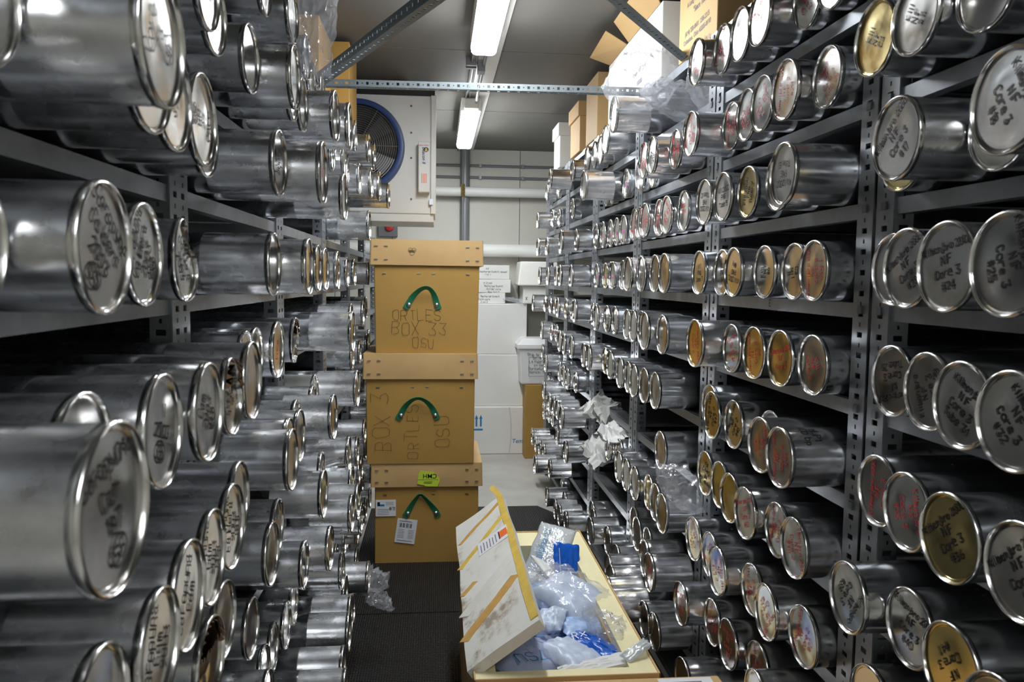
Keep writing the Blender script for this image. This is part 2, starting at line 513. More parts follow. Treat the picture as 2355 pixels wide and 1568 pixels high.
# ------------------------------------------------------------------ storage racks
PITCH = .236
TB = [2.425 - PITCH * (k - 1) for k in range(12)]      # underside of each tier's beam, tier 0 on top
BH = .036
def perf(length, width, pitch, hw, hh, sw, sh, off=0.0):
    """slotted steel face in (length, width), with square holes and small pips between them"""
    mb = MB(); c = width / 2
    cols = sorted({0.0, c - hw / 2, c - sw / 2, c + sw / 2, c + hw / 2, width})
    n = int(length / pitch)
    rows = []
    z = 0.0
    for i in range(n):
        b = i * pitch
        rows += [(b, b + pitch * .25 - hh / 2, 0), (b + pitch * .25 - hh / 2, b + pitch * .25 + hh / 2, 1), (b + pitch * .25 + hh / 2, b + pitch * .75 - sh / 2, 0),
                 (b + pitch * .75 - sh / 2, b + pitch * .75 + sh / 2, 2), (b + pitch * .75 + sh / 2, b + pitch, 0)]
    if n * pitch < length - 1e-4:
        rows.append((n * pitch, length, 0))
    for (a, b, kind) in rows:
        if kind == 0:
            mb.add([(a, 0, 0), (b, 0, 0), (b, width, 0), (a, width, 0)], [(0, 1, 2, 3)])
            continue
        lim = hw if kind == 1 else sw
        for u0, u1 in ((0, c - lim / 2), (c + lim / 2, width)):
            mb.add([(a, u0, 0), (b, u0, 0), (b, u1, 0), (a, u1, 0)], [(0, 1, 2, 3)])
    return mb

def angle_iron(name, length, w1, w2, pitch=.049, hw=.022, hh=.013, sw=.006, sh=.010, holes2=True):
    """L section along local X: flange A in XY (z=0), flange B in XZ (y=0)"""
    a = perf(length, w1, pitch, hw, hh, sw, sh)
    b = perf(length, w2, pitch, hw, hh, sw, sh) if holes2 else MB().add([(0, 0, 0), (length, 0, 0), (length, w2, 0), (0, w2, 0)], [(0, 1, 2, 3)])
    mb = MB(); mb.add(a.v, a.f)
    mb.add([(p[0], 0, p[1]) for p in b.v], b.f)
    me = mb.mesh(name)
    return me

def solid(o, t):
    s = o.modifiers.new('thickness', 'SOLIDIFY'); s.thickness = t; s.offset = 0
    return o

POST_H = 2.70
post_me = angle_iron('post', POST_H, .068, .045)
for m_ in (post_me,):
    m_.materials.append(M['steel'])
def post(parent, face_x, y, sgn, flip, h=None):
    """upright whose slotted flange faces the aisle; sgn=+1 right rack, -1 left rack"""
    o = bpy.data.objects.new('post', post_me); COL.objects.link(o); o.parent = parent
    # local X -> world Z, local Y -> along aisle, local Z -> into the rack
    yd = 1 if not flip else -1
    mt = Matrix(((0, 0, sgn, face_x), (0, yd, 0, y), (1, 0, 0, 0), (0, 0, 0, 1)))
    if h:
        mt = mt @ Matrix.Diagonal((h / POST_H, 1, 1, 1))
    o.matrix_local = Matrix.Translation(-parent.location) @ mt
    solid(o, .003)
    return o

def rack(side, face, posts_y, depth, label, lo_bay=0):
    sgn = 1 if side == 'right' else -1
    root = thing('storage_rack', label, 'shelving', (face, posts_y[0], 0), 0, None)
    rel = lambda mb: MB().add([(p[0] - root.location.x, p[1] - root.location.y, p[2]) for p in mb.v], mb.f)
    w = .15 if side == 'right' else .12
    pw = .068
    for py in posts_y:
        ph = LOW if (sgn < 0 and py > 5.5) else None
        post(root, face, py, sgn, False, ph)
        post(root, face, py + w, sgn, True, ph)
        for yy in (py, py + w - pw):
            obj('rear_post', rel(MB().box(face + sgn * (depth - .045) if sgn > 0 else face - depth, face + sgn * depth if sgn > 0 else face - depth + .045, yy, yy + pw, 0, ph or POST_H)), M['steel'], root)
    for i in range(len(posts_y) - 1):
        y0, y1 = posts_y[i] + w, posts_y[i + 1]
        for k in range(12):
            z = TB[k]
            if sgn < 0 and y0 > 5.1 and z + BH > LOW:
                continue
            xa, xb = sorted((face + sgn * .004, face + sgn * .030))
            mb = MB()
            # front face, bottom lip, and a rolled top edge
            mb.box(*sorted((face + sgn * .004, face + sgn * .008)), y0, y1, z, z + BH)
            mb.box(*sorted((face + sgn * .008, face + sgn * .034)), y0, y1, z, z + .003)
            mb.box(*sorted((face + sgn * .008, face + sgn * .020)), y0, y1, z + BH - .005, z + BH - .001)
            obj('beam', rel(mb), M['steel'], root)
            da, db = sorted((face + sgn * .020, face + sgn * (depth - .05)))
            obj('shelf', rel(MB().box(da, db, y0 - .0, y1 + .0, z + BH - .004, z + BH)), M['deck'], root)
            ra, rb = sorted((face + sgn * (depth - .05), face + sgn * (depth - .03)))
            obj('rear_beam', rel(MB().box(ra, rb, y0, y1, z, z + BH)), M['steel'], root)
            if i <= 2 and sgn > 0:
                for yy in (y0 - .035, y1 + .035):
                    obj('beam_clip', rel(MB().box(face - .006, face + .004, yy - .009, yy + .009, z + .012, z + .030)), M['steel_light'], root)
    return root

RP = [1.65 + 1.075 * i for i in range(-1, 6)]
LP = [.40] + [1.72 + 1.10 * i for i in range(0, 6)]
LOW = 2.16          # the last two left bays stand under the fan unit and are cut lower
rack_r = rack('right', 1.00, RP, 1.05, 'long grey slotted steel rack filling the right side of the aisle')
rack_l = rack('left', -.56, LP, 1.05, 'long grey slotted steel rack filling the left side of the aisle')
pl, w_ = strokes('E', .018, .1, R)
obj('handwriting', place(ink_mesh(pl, .003), (1.0032 - 1.0, 2.285 - RP[0], TB[4] + .012), (0, -1, 0), (0, 0, 1)), M['ink'], rack_r, fix=False)

# overhead braces tying the racks together
def brace(name, p0, p1, w1, w2, label, roll=0.0):
    p0, p1 = Vector(p0), Vector(p1)
    d = p1 - p0; L = d.length
    me = angle_iron(name, L, w1, w2, .0455, .012, .012, .005, .005)
    x = d.normalized(); z = Vector((0, 0, 1)); y = z.cross(x)
    me.materials.append(M['steel_light'])
    t = thing(name, label, 'brace', p0)
    o = obj('slotted_angle', me, None, t)
    o.matrix_local = Matrix((x, y, z)).transposed().to_4x4() @ Matrix.Rotation(roll, 4, 'X')
    solid(o, .003)
    for q in (.03, L - .03):
        b = obj('bolt', MB().lathe([(0, 0.0001), (0, .009), (.006, .009), (.006, .0001)], 6, Matrix.Translation(x * q + z * .018 + y * -.004) @ Matrix((-y, x, z)).transposed().to_4x4()), M['rivet'], t)
    return t
BZ = 2.655
brace('cross_brace', (-.60, 3.655, BZ), (1.06, 3.60, BZ), .034, .030, 'slotted steel bar spanning level across the aisle between the rack tops')
brace('diagonal_brace', (-.58, 3.70, BZ), (.98, .30, BZ), .045, .04, 'slotted steel brace running diagonally from the left rack across the lamp')
brace('diagonal_brace', (1.02, 3.26, BZ + .05), (-.56, .97, BZ + .05), .045, .04, 'slotted steel brace running diagonally down to the right rack')

# ------------------------------------------------------------------ core tubes
R0 = .077
def prof_barrel():
    return [(.009, R0 * .962), (.012, R0 * .962), (.152, R0 * .962), (.154, R0 * .967), (.157, R0 * .967), (.159, R0 * .960), (.62, R0 * .960), (.98, R0 * .960)]
def prof_rim():
    return [(.0060, R0 * .935), (.0005, R0 * .942), (-.0010, R0 * .958), (-.0004, R0 * .985), (.0025, R0), (.007, R0 * .999), (.0085, R0 * .988), (.011, R0 * .985), (.0125, R0 * .963)]
def prof_lid():
    return [(.0060, R0 * .936), (.0068, R0 * .90), (.0058, R0 * .875), (.0060, R0 * .85), (.0050, R0 * .45), (.0047, R0 * .2), (.0047, R0 * .001)]
SEG = 40
def with_mat(me, mat):
    me.materials.append(mat); return me
def lathe_mesh(name, prof, seg=SEG, ang=60, deform=None):
    mb = MB().lathe(prof, seg)
    if deform:
        mb.v = [deform(Vector(p)) for p in mb.v]
    me = mb.mesh(name); recalc(me); sharp(me, ang)
    return me
cap_end = [(.98, R0 * .960), (.985, R0 * .93), (.985, .0001)]
barrel_me = {n: with_mat(lathe_mesh('barrel', prof_barrel() + cap_end), M[n]) for n in ('barrel', 'barrel_dull', 'barrel_white')}
rim_me = with_mat(lathe_mesh('rim', prof_rim()), M['rim'])
lid_me = {n: with_mat(lathe_mesh('lid', prof_lid(), ang=25), M[n]) for n in ('lid', 'lid_gold')}

def dense(prof, n):
    out = [prof[0]]
    for (a, b) in zip(prof[:-1], prof[1:]):
        k = max(1, int(math.hypot(b[0] - a[0], b[1] - a[1]) / n))
        for i in range(1, k + 1):
            out.append((a[0] + (b[0] - a[0]) * i / k, a[1] + (b[1] - a[1]) * i / k))
    return out

def denter(angle, depth, width=.9, reach=.16, seed=0):
    def f(p):
        a = math.atan2(p.z, p.y); d = (a - angle + math.pi) % (2 * math.pi) - math.pi
        r = math.hypot(p.y, p.z) / R0
        k = math.exp(-(d / width) ** 2) * max(0, 1 - max(0, p.x) / reach) ** 1.3 * r
        c = noise.noise(Vector((p.x * 40, p.y * 40 + seed, p.z * 40)))
        push = depth * k * (1 + .5 * c)
        q = Vector((p.x + push * .55 * (1 if r < .95 else .4), p.y - math.cos(a) * push, p.z - math.sin(a) * push))
        return q
    return f

def core_tube(row, label, group):
    side, X, Y, Z, D, tier, look, text, ink, ang = row
    t = thing('core_tube', label, 'canister', (X, Y, Z), (0 if side == 'R' else math.pi) + R.uniform(-.022, .022), group)
    s = D / .154
    t.scale = (1.0, s, s)
    t.rotation_euler[1] = R.uniform(-.006, .006)
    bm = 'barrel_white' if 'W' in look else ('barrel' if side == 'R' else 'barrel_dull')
    lm = 'lid_gold' if 'g' in look else 'lid'
    def part(name, me):
        o = bpy.data.objects.new(name, me); COL.objects.link(o); o.parent = t
        return o
    if 'D' in look or 'T' in look:
        sd = int(Y * 1000)
        dn = denter(R.choice([-.9, -1.7, 2.4, -2.4]), .040 if 'D' in look else .026, .75, .15, sd)
        part('barrel', with_mat(lathe_mesh('barrel', dense(prof_barrel()[:6], .012) + prof_barrel()[6:] + cap_end, 56, 60, dn), M[bm]))
        part('rim', with_mat(lathe_mesh('rim', prof_rim(), 56, 60, dn), M['rim']))
        if 'D' in look:
            part('lid', with_mat(lathe_mesh('lid', dense(prof_lid(), .006), 56, 30, dn), M['lid']))
        else:
            # lid torn half away: the rest is bent, brown lining shows
            seg = 56; mb = MB().lathe(dense(prof_lid(), .006), seg)
            keep = [f for f in mb.f if sum(mb.v[i][2] for i in f) / len(f) < .018 + .012 * noise.noise(Vector((sum(mb.v[i][1] for i in f) * 30, sd, 0)))]
            mb.f = keep; mb.v = [tuple(dn(Vector(p))) for p in mb.v]
            part('lid', with_mat(mb.mesh('lid', True), M['lid']))
            part('lining', with_mat(lathe_mesh('lining', [(.012, R0 * .90), (.10, R0 * .90), (.101, .0001)], 40), M['inside']))
            fl = MB()
            for q in range(11):
                a = .25 + q * .26; l = R.uniform(.008, .024)
                for b_ in (0, 1):
                    pass
                p0 = Vector((.004, R0 * .9 * math.cos(a), R0 * .9 * math.sin(a))); p1 = Vector((.004, R0 * .9 * math.cos(a + .24), R0 * .9 * math.sin(a + .24)))
                p2 = (p0 + p1) / 2 + Vector((-l * .6, -math.cos(a) * l * .5, -math.sin(a) * l * .2))
                fl.add([p0, p1, p2, p0 + Vector((.002, 0, 0)), p1 + Vector((.002, 0, 0)), p2 + Vector((.002, 0, 0))], [(0, 1, 2), (5, 4, 3), (0, 3, 4, 1), (1, 4, 5, 2), (2, 5, 3, 0)])
            part('torn_lining', with_mat(fl.mesh('torn_lining'), M['rust_paper']))
    else:
        part('barrel', barrel_me[bm]); part('rim', rim_me); part('lid', lid_me[lm])
    if text:
        lines = text.split('|')
        hs = [.0115 if len(l) > 9 else .0140 for l in lines]
        if side == 'L':
            hs = [h * 1.2 for h in hs]
        pl_ = hand_lines(lines, hs, .0085 if side == 'R' else .011, .25, R, .120)
        ca, sa = math.cos(rad(ang)), math.sin(rad(ang))
        mb = ink_mesh(pl_, (.0023 if ink == 'b' else .0016) if side == 'R' else .0026)
        # seen from the aisle: u to the viewer's right is local -Y
        mb = place(mb, (.0036, 0, 0), (0, -ca, sa), (0, sa, ca))
        mb.v = [(p[0] - .0, p[1], p[2]) for p in mb.v]
        o = part('handwriting', with_mat(mb.mesh('handwriting'), M['ink_red' if ink == 'r' else 'ink']))
    if 'B' in look:
        # marker lettering round the barrel just behind the rim
        for n_, s_ in enumerate(('400 bp', 'MLP1')):
            pl2, w2 = strokes(s_, .016, .2, R)
            m2 = ink_mesh([[(a_ + 0, b_) for a_, b_ in q_] for q_ in pl2], .0024)
            vs = []
            for p_ in m2.v:
                th_ = rad(118) + p_[0] / (R0 * .96)
                vs.append((.045 + n_ * .026 + p_[1], R0 * .968 * math.cos(th_), R0 * .968 * math.sin(th_)))
            m2.v = vs
            part('handwriting', with_mat(m2.mesh('handwriting'), M['ink']))
    if 'p' in look:
        a0 = R.uniform(-.012, .012)
        part('sticker', with_mat(MB().lathe([(.0036, .0001), (.0036, .010), (.0046, .0102)], 14, Matrix.Translation((0, a0, -.008))).mesh('sticker'), M['pink']))
    return t

TUBES = '''
R;0.947;1.875;2.538;0.154;1;;;;0
R;0.956;2.026;2.541;0.160;1;;Kilimanjaro 2000|NIF|Core 2|#31;r;-40
R;0.893;2.182;2.541;0.160;1;;Kilimanjaro 2000|NIF|Core 2|#32;r;20
R;0.898;2.338;2.541;0.160;1;;;;0
R;0.902;2.494;2.541;0.159;1;;Kilimanjaro 2000|NIF|Core 2|#33;r;60
R;0.869;2.648;2.540;0.158;1;;Kilimanjaro 2000|NIF|Core 2|#34;r;20
R;0.782;3.520;2.541;0.160;1;;;;0
R;0.876;4.136;2.538;0.154;1;;;;0
R;0.922;4.478;2.541;0.160;1;;;;0
R;0.921;4.638;2.540;0.158;1;;;;0
R;0.908;4.796;2.540;0.157;1;;;;0
R;0.901;5.270;2.534;0.146;1;;;;0
R;0.823;5.789;2.538;0.154;1;;;;0
R;0.980;6.383;2.534;0.146;1;;;;0
R;0.926;6.680;2.541;0.160;1;;;;0
R;0.968;6.836;2.536;0.151;1;;;;0
R;0.912;1.275;2.298;0.146;2;;;;0
R;0.880;1.422;2.298;0.146;2;;Kili|NIF|#11;b;60
R;0.889;1.573;2.302;0.154;2;g;Kili|NIF|C3;b;60
R;0.943;1.874;2.301;0.151;2;;Kilimanjaro|NIF|Core 2|Tube 29;r;38
R;0.906;2.027;2.305;0.160;2;;Kilimanjaro 2000|NIF|Core 2|#28;r;82
R;0.910;2.184;2.304;0.159;2;;Kilimanjaro|NIF|Core 2|#36;r;-50
R;0.928;2.342;2.305;0.159;2;;Kili|NIF|Core 2|#36;r;-45
R;0.941;2.497;2.302;0.154;2;;Kilimanjaro 2000|NIF|Core 2|#35;r;95
R;0.856;2.649;2.302;0.154;2;;Kilimanjaro 2000|NIF|Core 2|#36;r;60
R;0.897;2.950;2.300;0.151;2;;Kilimanjaro 2000|NIF|Core 2|#37;r;95
R;0.847;3.102;2.300;0.150;2;;Kilimanjaro 2000|NIF|Core 2|#38;b;60
R;0.855;3.254;2.301;0.152;2;;Kilimanjaro 2000|NIF|Core 2|#39;r;60
R;0.978;3.559;2.305;0.159;2;;;;0
R;0.964;3.720;2.305;0.160;2;;;;0
R;0.969;4.026;2.301;0.152;2;p;;;0
R;0.776;4.183;2.305;0.160;2;;;;0
R;0.968;4.343;2.303;0.156;2;gp;;;0
R;0.967;4.500;2.303;0.156;2;p;;;0
R;0.939;5.471;2.298;0.146;2;;;;0
R;0.967;6.253;2.298;0.146;2;;;;0
R;0.938;6.415;2.302;0.153;2;;;;0
R;0.845;6.642;2.299;0.147;2;;;;0
R;0.820;1.088;2.068;0.158;3;;Kilimanjaro|NIF|Core 3|#18;b;-62
R;0.925;1.241;2.062;0.146;3;;;;0
R;0.837;1.393;2.067;0.155;3;;Kilimanjaro 2000|NIF|Core 3|#17;b;45
R;0.944;1.548;2.065;0.152;3;g;;;0
R;0.841;1.877;2.066;0.155;3;;Kili 2000|FNG|Tube 5;b;178
R;0.899;2.033;2.067;0.155;3;;;;0
R;0.908;2.260;2.065;0.153;3;g;Kili 2000|FNG|Tube 7;b;80
R;0.891;2.418;2.067;0.155;3;;Kili 2000|FNG|Tube 9;b;3
R;0.885;2.573;2.065;0.152;3;;Kili 2000|FNG|Tube 10;b;176
R;0.936;2.953;2.068;0.158;3;;2000|Tube|C;r;8
R;0.915;3.108;2.066;0.154;3;;Kilimanjaro 2000|NIF|Core 2|#40;r;-40
R;0.931;3.262;2.067;0.156;3;;Kilimanjaro 2000|NIF|Core 2|#41;r;80
R;0.908;3.416;2.066;0.154;3;;Kilimanjaro 2000|NIF|Core 2|#42;r;95
R;0.927;3.568;2.065;0.151;3;;;;0
R;0.940;3.722;2.068;0.157;3;;Kilimanjaro 2000|NIF|Core 2|#43;r;170
R;0.970;4.070;2.067;0.155;3;p;;;0
R;0.979;4.262;2.067;0.155;3;p;;;0
R;0.987;4.454;2.069;0.160;3;p;;;0
R;0.978;4.615;2.069;0.160;3;p;;;0
R;0.973;4.795;2.069;0.160;3;;;;0
R;0.904;5.098;2.062;0.146;3;;;;0
R;0.852;5.415;2.069;0.160;3;;;;0
R;0.923;5.875;2.064;0.150;3;;;;0
R;0.864;6.196;2.065;0.152;3;;;;0
R;0.826;6.467;2.068;0.158;3;;;;0
R;0.807;1.051;1.830;0.154;4;;Kilimanjaro 2000|NIF|Core 3|#25;b;-72
R;0.843;1.239;1.830;0.154;4;;Kilimanjaro 2000|NIF|Core 3|#24;b;12
R;0.886;1.418;1.830;0.154;4;;Kilimanjaro 2000|NIF|Core 3|#23;b;33
R;0.954;1.573;1.830;0.154;4;;;;0
R;0.930;1.877;1.830;0.154;4;;Kilimanjaro 2000|NIF|Core 2|bag 1;r;92
R;0.952;2.031;1.830;0.154;4;;NIF|C3|spl|B;b;-80
R;0.936;2.185;1.830;0.154;4;;Kili|FNG|#6;b;95
R;0.903;2.340;1.830;0.154;4;;Kili 2000|FNG|#Ny;b;172
R;0.925;2.494;1.830;0.154;4;;Kili|FNG|#8;b;5
R;0.900;2.648;1.830;0.154;4;;Kili|FNG|Core 7;b;4
R;0.866;2.952;1.830;0.154;4;;;;0
R;0.873;3.107;1.830;0.154;4;;;;0
R;0.862;3.280;1.830;0.154;4;;;;0
R;0.841;3.434;1.829;0.153;4;;;;0
R;0.891;3.727;1.826;0.146;4;p;;;0
R;0.907;4.023;1.826;0.146;4;p;;;0
R;0.930;4.171;1.827;0.149;4;p;;;0
R;0.935;4.326;1.826;0.146;4;gp;;;0
R;0.944;4.611;1.827;0.148;4;p;;;0
R;0.879;5.133;1.828;0.150;4;;;;0
R;0.864;5.506;1.830;0.154;4;;;;0
R;0.893;5.873;1.830;0.154;4;;;;0
R;0.885;6.267;1.830;0.154;4;;;;0
R;0.858;6.571;1.830;0.154;4;;;;0
R;0.863;1.092;1.595;0.157;5;;Kilimanjaro|NIF|Core 3|#32;b;-48
R;0.892;1.249;1.594;0.154;5;;Kilimanjaro|NIF|Core 3|Tube 31;b;-27
R;0.938;1.413;1.594;0.154;5;;Kilimanjaro|NIF|Core 3|Tube 29;b;112
R;0.960;1.568;1.594;0.154;5;;Kilimanjaro 2000|NIF|Core 3|Tube 28;b;193
R;0.938;1.877;1.594;0.154;5;;Kili|NIF|Core 2;r;-70
R;0.923;2.033;1.595;0.156;5;g;Kilimanjaro 2000|NIF|Core 2;r;12
R;0.914;2.189;1.595;0.155;5;g;Kilimanjaro 2000|NIF|Core 2|#7;r;100
R;0.908;2.344;1.594;0.154;5;;Kilimanjaro|NIF|Core 2|#6;r;22
R;0.843;2.502;1.597;0.160;5;g;Kilimanjaro 2000|NIF|Core 2;r;-82
R;0.865;2.952;1.594;0.155;5;;;;0
R;0.840;3.123;1.596;0.158;5;;;;0
R;0.898;3.377;1.593;0.152;5;;;;0
R;0.897;3.529;1.592;0.150;5;;;;0
R;0.905;3.679;1.591;0.148;5;;;;0
R;0.925;4.025;1.592;0.151;5;;;;0
R;0.916;4.176;1.592;0.149;5;;;;0
R;0.885;4.326;1.591;0.148;5;;;;0
R;0.964;4.795;1.590;0.146;5;;;;0
R;0.902;5.105;1.597;0.160;5;;;;0
R;0.950;5.463;1.591;0.148;5;;;;0
R;0.930;5.615;1.594;0.155;5;g;;;0
R;0.893;5.771;1.595;0.155;5;;;;0
R;0.945;6.264;1.591;0.148;5;;;;0
R;0.938;6.458;1.591;0.148;5;;;;0
R;0.934;6.752;1.593;0.151;5;;;;0
R;0.848;6.916;1.594;0.155;5;;;;0
R;0.892;1.092;1.360;0.159;6;;Kilimanjaro 2000|NIF|Core 3|#37;b;40
R;0.885;1.252;1.361;0.159;6;g;Kilimanjaro 2000|NIF|Core 3|#36;b;40
R;0.906;1.410;1.359;0.155;6;;Kilimanjaro|NIF|Core 3|#35;r;-75
R;0.938;1.566;1.358;0.154;6;;Kilimanjaro 2000|NIF|Core 3;r;88
R;0.861;1.878;1.359;0.156;6;B;Kilimanjaro 2000|NIF|Core 2|#44;r;95
R;0.876;2.032;1.358;0.154;6;;Kilimanjaro 2000|NIF|Core 2|#45;r;-75
R;0.971;2.181;1.354;0.147;6;;;;0
R;0.917;2.331;1.358;0.153;6;;Kilimanjaro 2000|NIF|Core 2|#46;b;60
R;0.903;2.487;1.360;0.159;6;g;Kilimanjaro 2000|NIF|Core 2|#47;b;80
R;0.953;2.646;1.361;0.160;6;;;;0
R;0.879;3.081;1.357;0.153;6;;;;0
R;0.875;3.234;1.357;0.152;6;;;;0
R;0.868;3.386;1.357;0.151;6;;;;0
R;0.881;3.537;1.355;0.149;6;;;;0
R;0.878;3.689;1.357;0.152;6;;;;0
R;0.905;4.027;1.358;0.153;6;;;;0
R;0.930;4.258;1.356;0.150;6;g;;;0
R;0.867;4.423;1.356;0.150;6;;;;0
R;0.870;4.590;1.355;0.148;6;;;;0
R;0.884;5.101;1.357;0.153;6;;;;0
R;0.873;5.337;1.358;0.153;6;;;;0
R;0.881;5.580;1.360;0.157;6;;;;0
R;0.990;6.420;1.357;0.152;6;p;;;0
R;0.969;6.573;1.357;0.152;6;p;;;0
R;0.904;6.730;1.361;0.160;6;;;;0
R;0.955;6.890;1.359;0.156;6;p;;;0
R;0.856;1.075;1.125;0.160;7;;;;0
R;0.903;1.253;1.125;0.160;7;g;Kilimanjaro|NIF|Core 3|#41;b;-140
R;0.927;1.413;1.124;0.158;7;;Kilimanjaro 2000|NIF|Core 3|#40;b;-10
R;0.885;1.570;1.122;0.155;7;;Kilimanjaro|NIF|Core 3|#39;b;238
R;0.908;1.877;1.124;0.157;7;;Kilimanjaro 2000|NIF|Core 2|#48;r;-75
R;0.931;2.029;1.121;0.153;7;;Kilimanjaro 2000|NIF|Core 2|#49;r;80
R;0.902;2.182;1.122;0.155;7;;Kilimanjaro 2000|NIF|Core 2|#50;r;20
R;0.914;2.336;1.124;0.157;7;g;;;0
R;0.940;2.492;1.124;0.157;7;g;;;0
R;0.945;2.647;1.124;0.158;7;g;Kilimanjaro 2000|NIF|Core 2|#51;b;170
R;0.893;3.029;1.123;0.155;7;;;;0
R;0.927;5.152;1.118;0.146;7;;;;0
R;0.896;5.301;1.120;0.150;7;;;;0
R;0.899;5.488;1.121;0.152;7;;;;0
R;0.910;5.737;1.123;0.156;7;;;;0
R;0.884;6.309;1.120;0.149;7;;;;0
R;0.985;7.252;1.122;0.153;7;;;;0
R;0.944;1.564;0.888;0.157;8;;;;0
R;0.944;1.878;0.888;0.159;8;;Kilimanjaro 2000|NIF|Core 2|#27;r;75
R;0.910;2.033;0.887;0.156;8;;Kilimanjaro 2000|NIF|Core 2|#22;r;-128
R;0.935;2.188;0.887;0.156;8;;Kilimanjaro 2000|NIF|Core 2|#52;r;95
R;0.884;2.342;0.887;0.156;8;;Kilimanjaro 2000|NIF|Core 2|#53;r;-75
R;0.914;2.494;0.885;0.152;8;;Kilimanjaro 2000|NIF|Core 2|#54;r;170
R;0.909;2.647;0.888;0.157;8;;Kilimanjaro 2000|NIF|Core 2|#55;r;-40
R;0.882;2.952;0.888;0.157;8;;;;0
R;0.900;3.106;0.887;0.156;8;;;;0
R;0.914;3.260;0.887;0.155;8;g;;;0
R;0.891;3.414;0.887;0.156;8;;;;0
R;0.889;3.568;0.887;0.156;8;;;;0
R;0.890;3.723;0.887;0.157;8;;;;0
R;0.964;4.027;0.886;0.155;8;p;;;0
R;0.940;4.182;0.886;0.154;8;p;;;0
R;0.827;5.110;0.884;0.151;8;;;;0
R;0.853;5.450;0.883;0.148;8;;;;0
R;0.850;5.619;0.884;0.150;8;;;;0
R;0.841;5.779;0.884;0.150;8;;;;0
R;0.883;6.400;0.889;0.160;8;;;;0
R;0.983;6.558;0.887;0.155;8;;;;0
R;0.967;6.716;0.888;0.159;8;p;;;0
R;0.882;2.015;0.650;0.153;9;;;;0
R;0.954;2.171;0.652;0.158;9;;Kilimanjaro 2000|NIF|Core 2|#56;r;80
R;0.923;2.330;0.652;0.159;9;;Kilimanjaro 2000|NIF|Core 2|#23;r;2
R;0.929;2.489;0.652;0.157;9;;Kilimanjaro 2000|NIF|Core 2|#21;r;70
R;0.869;2.647;0.651;0.156;9;;Kilimanjaro 2000|NIF|Core 2|#20;r;8
R;0.838;2.952;0.650;0.154;9;;Kilimanjaro 2000|NIF|Core 2|#57;r;-40
R;0.860;3.108;0.651;0.156;9;;;;0
R;0.916;3.265;0.651;0.155;9;;;;0
R;0.909;3.421;0.650;0.154;9;;;;0
R;0.935;3.576;0.650;0.155;9;;;;0
R;0.859;5.116;0.650;0.155;9;;;;0
R;0.893;5.706;0.646;0.146;9;;;;0
R;0.966;6.424;0.650;0.153;9;;;;0
R;0.961;6.598;0.652;0.158;9;p;;;0
R;0.938;6.758;0.653;0.160;9;;;;0
R;0.852;2.550;0.416;0.159;10;;;;0
R;0.861;2.940;0.412;0.149;10;;;;0
R;0.852;3.059;0.411;0.148;10;;;;0
R;0.741;3.191;0.415;0.156;10;;;;0
R;0.756;3.326;0.414;0.155;10;;;;0
R;0.804;3.461;0.415;0.155;10;;;;0
R;0.819;3.596;0.415;0.156;10;;;;0
R;0.890;3.731;0.415;0.156;10;;;;0
R;0.911;4.027;0.414;0.155;10;;;;0
R;0.848;4.183;0.415;0.155;10;;;;0
R;0.897;4.340;0.415;0.155;10;;;;0
R;0.921;4.496;0.415;0.155;10;;;;0
R;0.830;5.626;0.412;0.149;10;g;;;0
R;0.743;5.775;0.410;0.146;10;;;;0
R;0.865;6.208;0.411;0.148;10;;;;0
R;0.850;6.357;0.411;0.148;10;;;;0
R;0.836;6.508;0.413;0.151;10;;;;0
R;0.843;6.807;0.414;0.154;10;g;;;0
R;0.868;5.108;0.175;0.149;11;;;;0
R;0.848;5.258;0.175;0.149;11;;;;0
R;0.841;5.406;0.174;0.146;11;;;;0
R;0.934;5.560;0.181;0.160;11;;;;0
R;0.825;5.715;0.175;0.148;11;;;;0
R;0.963;5.870;0.181;0.160;11;;;;0
R;0.851;6.685;0.181;0.160;11;;;;0
L;-0.436;2.104;2.539;0.156;1;;;;0
L;-0.408;2.334;2.539;0.155;1;;;;0
L;-0.435;2.747;2.534;0.146;1;;;;0
L;-0.474;3.107;2.541;0.160;1;;;;0
L;-0.459;3.265;2.538;0.154;1;;;;0
L;-0.428;4.242;2.541;0.160;1;;;;0
L;-0.391;4.629;2.541;0.160;1;;;;0
L;-0.383;4.930;2.541;0.160;1;;;;0
L;-0.396;1.446;2.303;0.156;2;;;;0
L;-0.427;1.603;2.303;0.156;2;;;;0
L;-0.432;1.920;2.305;0.160;2;;;;0
L;-0.359;2.081;2.305;0.160;2;;;;0
L;-0.392;2.238;2.301;0.152;2;;;;0
L;-0.391;2.394;2.304;0.159;2;;;;0
L;-0.318;2.555;2.305;0.160;2;;;;0
L;-0.292;2.714;2.304;0.157;2;;Coropuna|2003|64;b;88
L;-0.420;3.255;2.303;0.155;2;;;;0
L;-0.389;3.412;2.303;0.157;2;;;;0
L;-0.416;3.721;2.303;0.157;2;;;;0
L;-0.396;4.120;2.305;0.160;2;;;;0
L;-0.348;4.281;2.305;0.160;2;;;;0
L;-0.316;4.442;2.305;0.160;2;;;;0
L;-0.296;4.930;2.305;0.160;2;g;;;0
L;-0.421;0.783;2.068;0.158;3;;;;0
L;-0.307;0.941;2.066;0.155;3;;Core|73|(8);b;80
L;-0.380;1.112;2.067;0.157;3;;;;0
L;-0.399;1.269;2.067;0.156;3;;(37)|31-;b;60
L;-0.402;1.428;2.069;0.160;3;;(88)|BM|27|Core;b;86
L;-0.443;1.588;2.068;0.158;3;;;;0
L;-0.368;1.918;2.067;0.155;3;;Core|2003|17;b;85
L;-0.292;2.092;2.069;0.160;3;;12|33;r;75
L;-0.306;2.680;2.067;0.155;3;;;;0
L;-0.346;4.118;2.067;0.156;3;;;;0
L;-0.439;0.782;1.830;0.154;4;;;;0
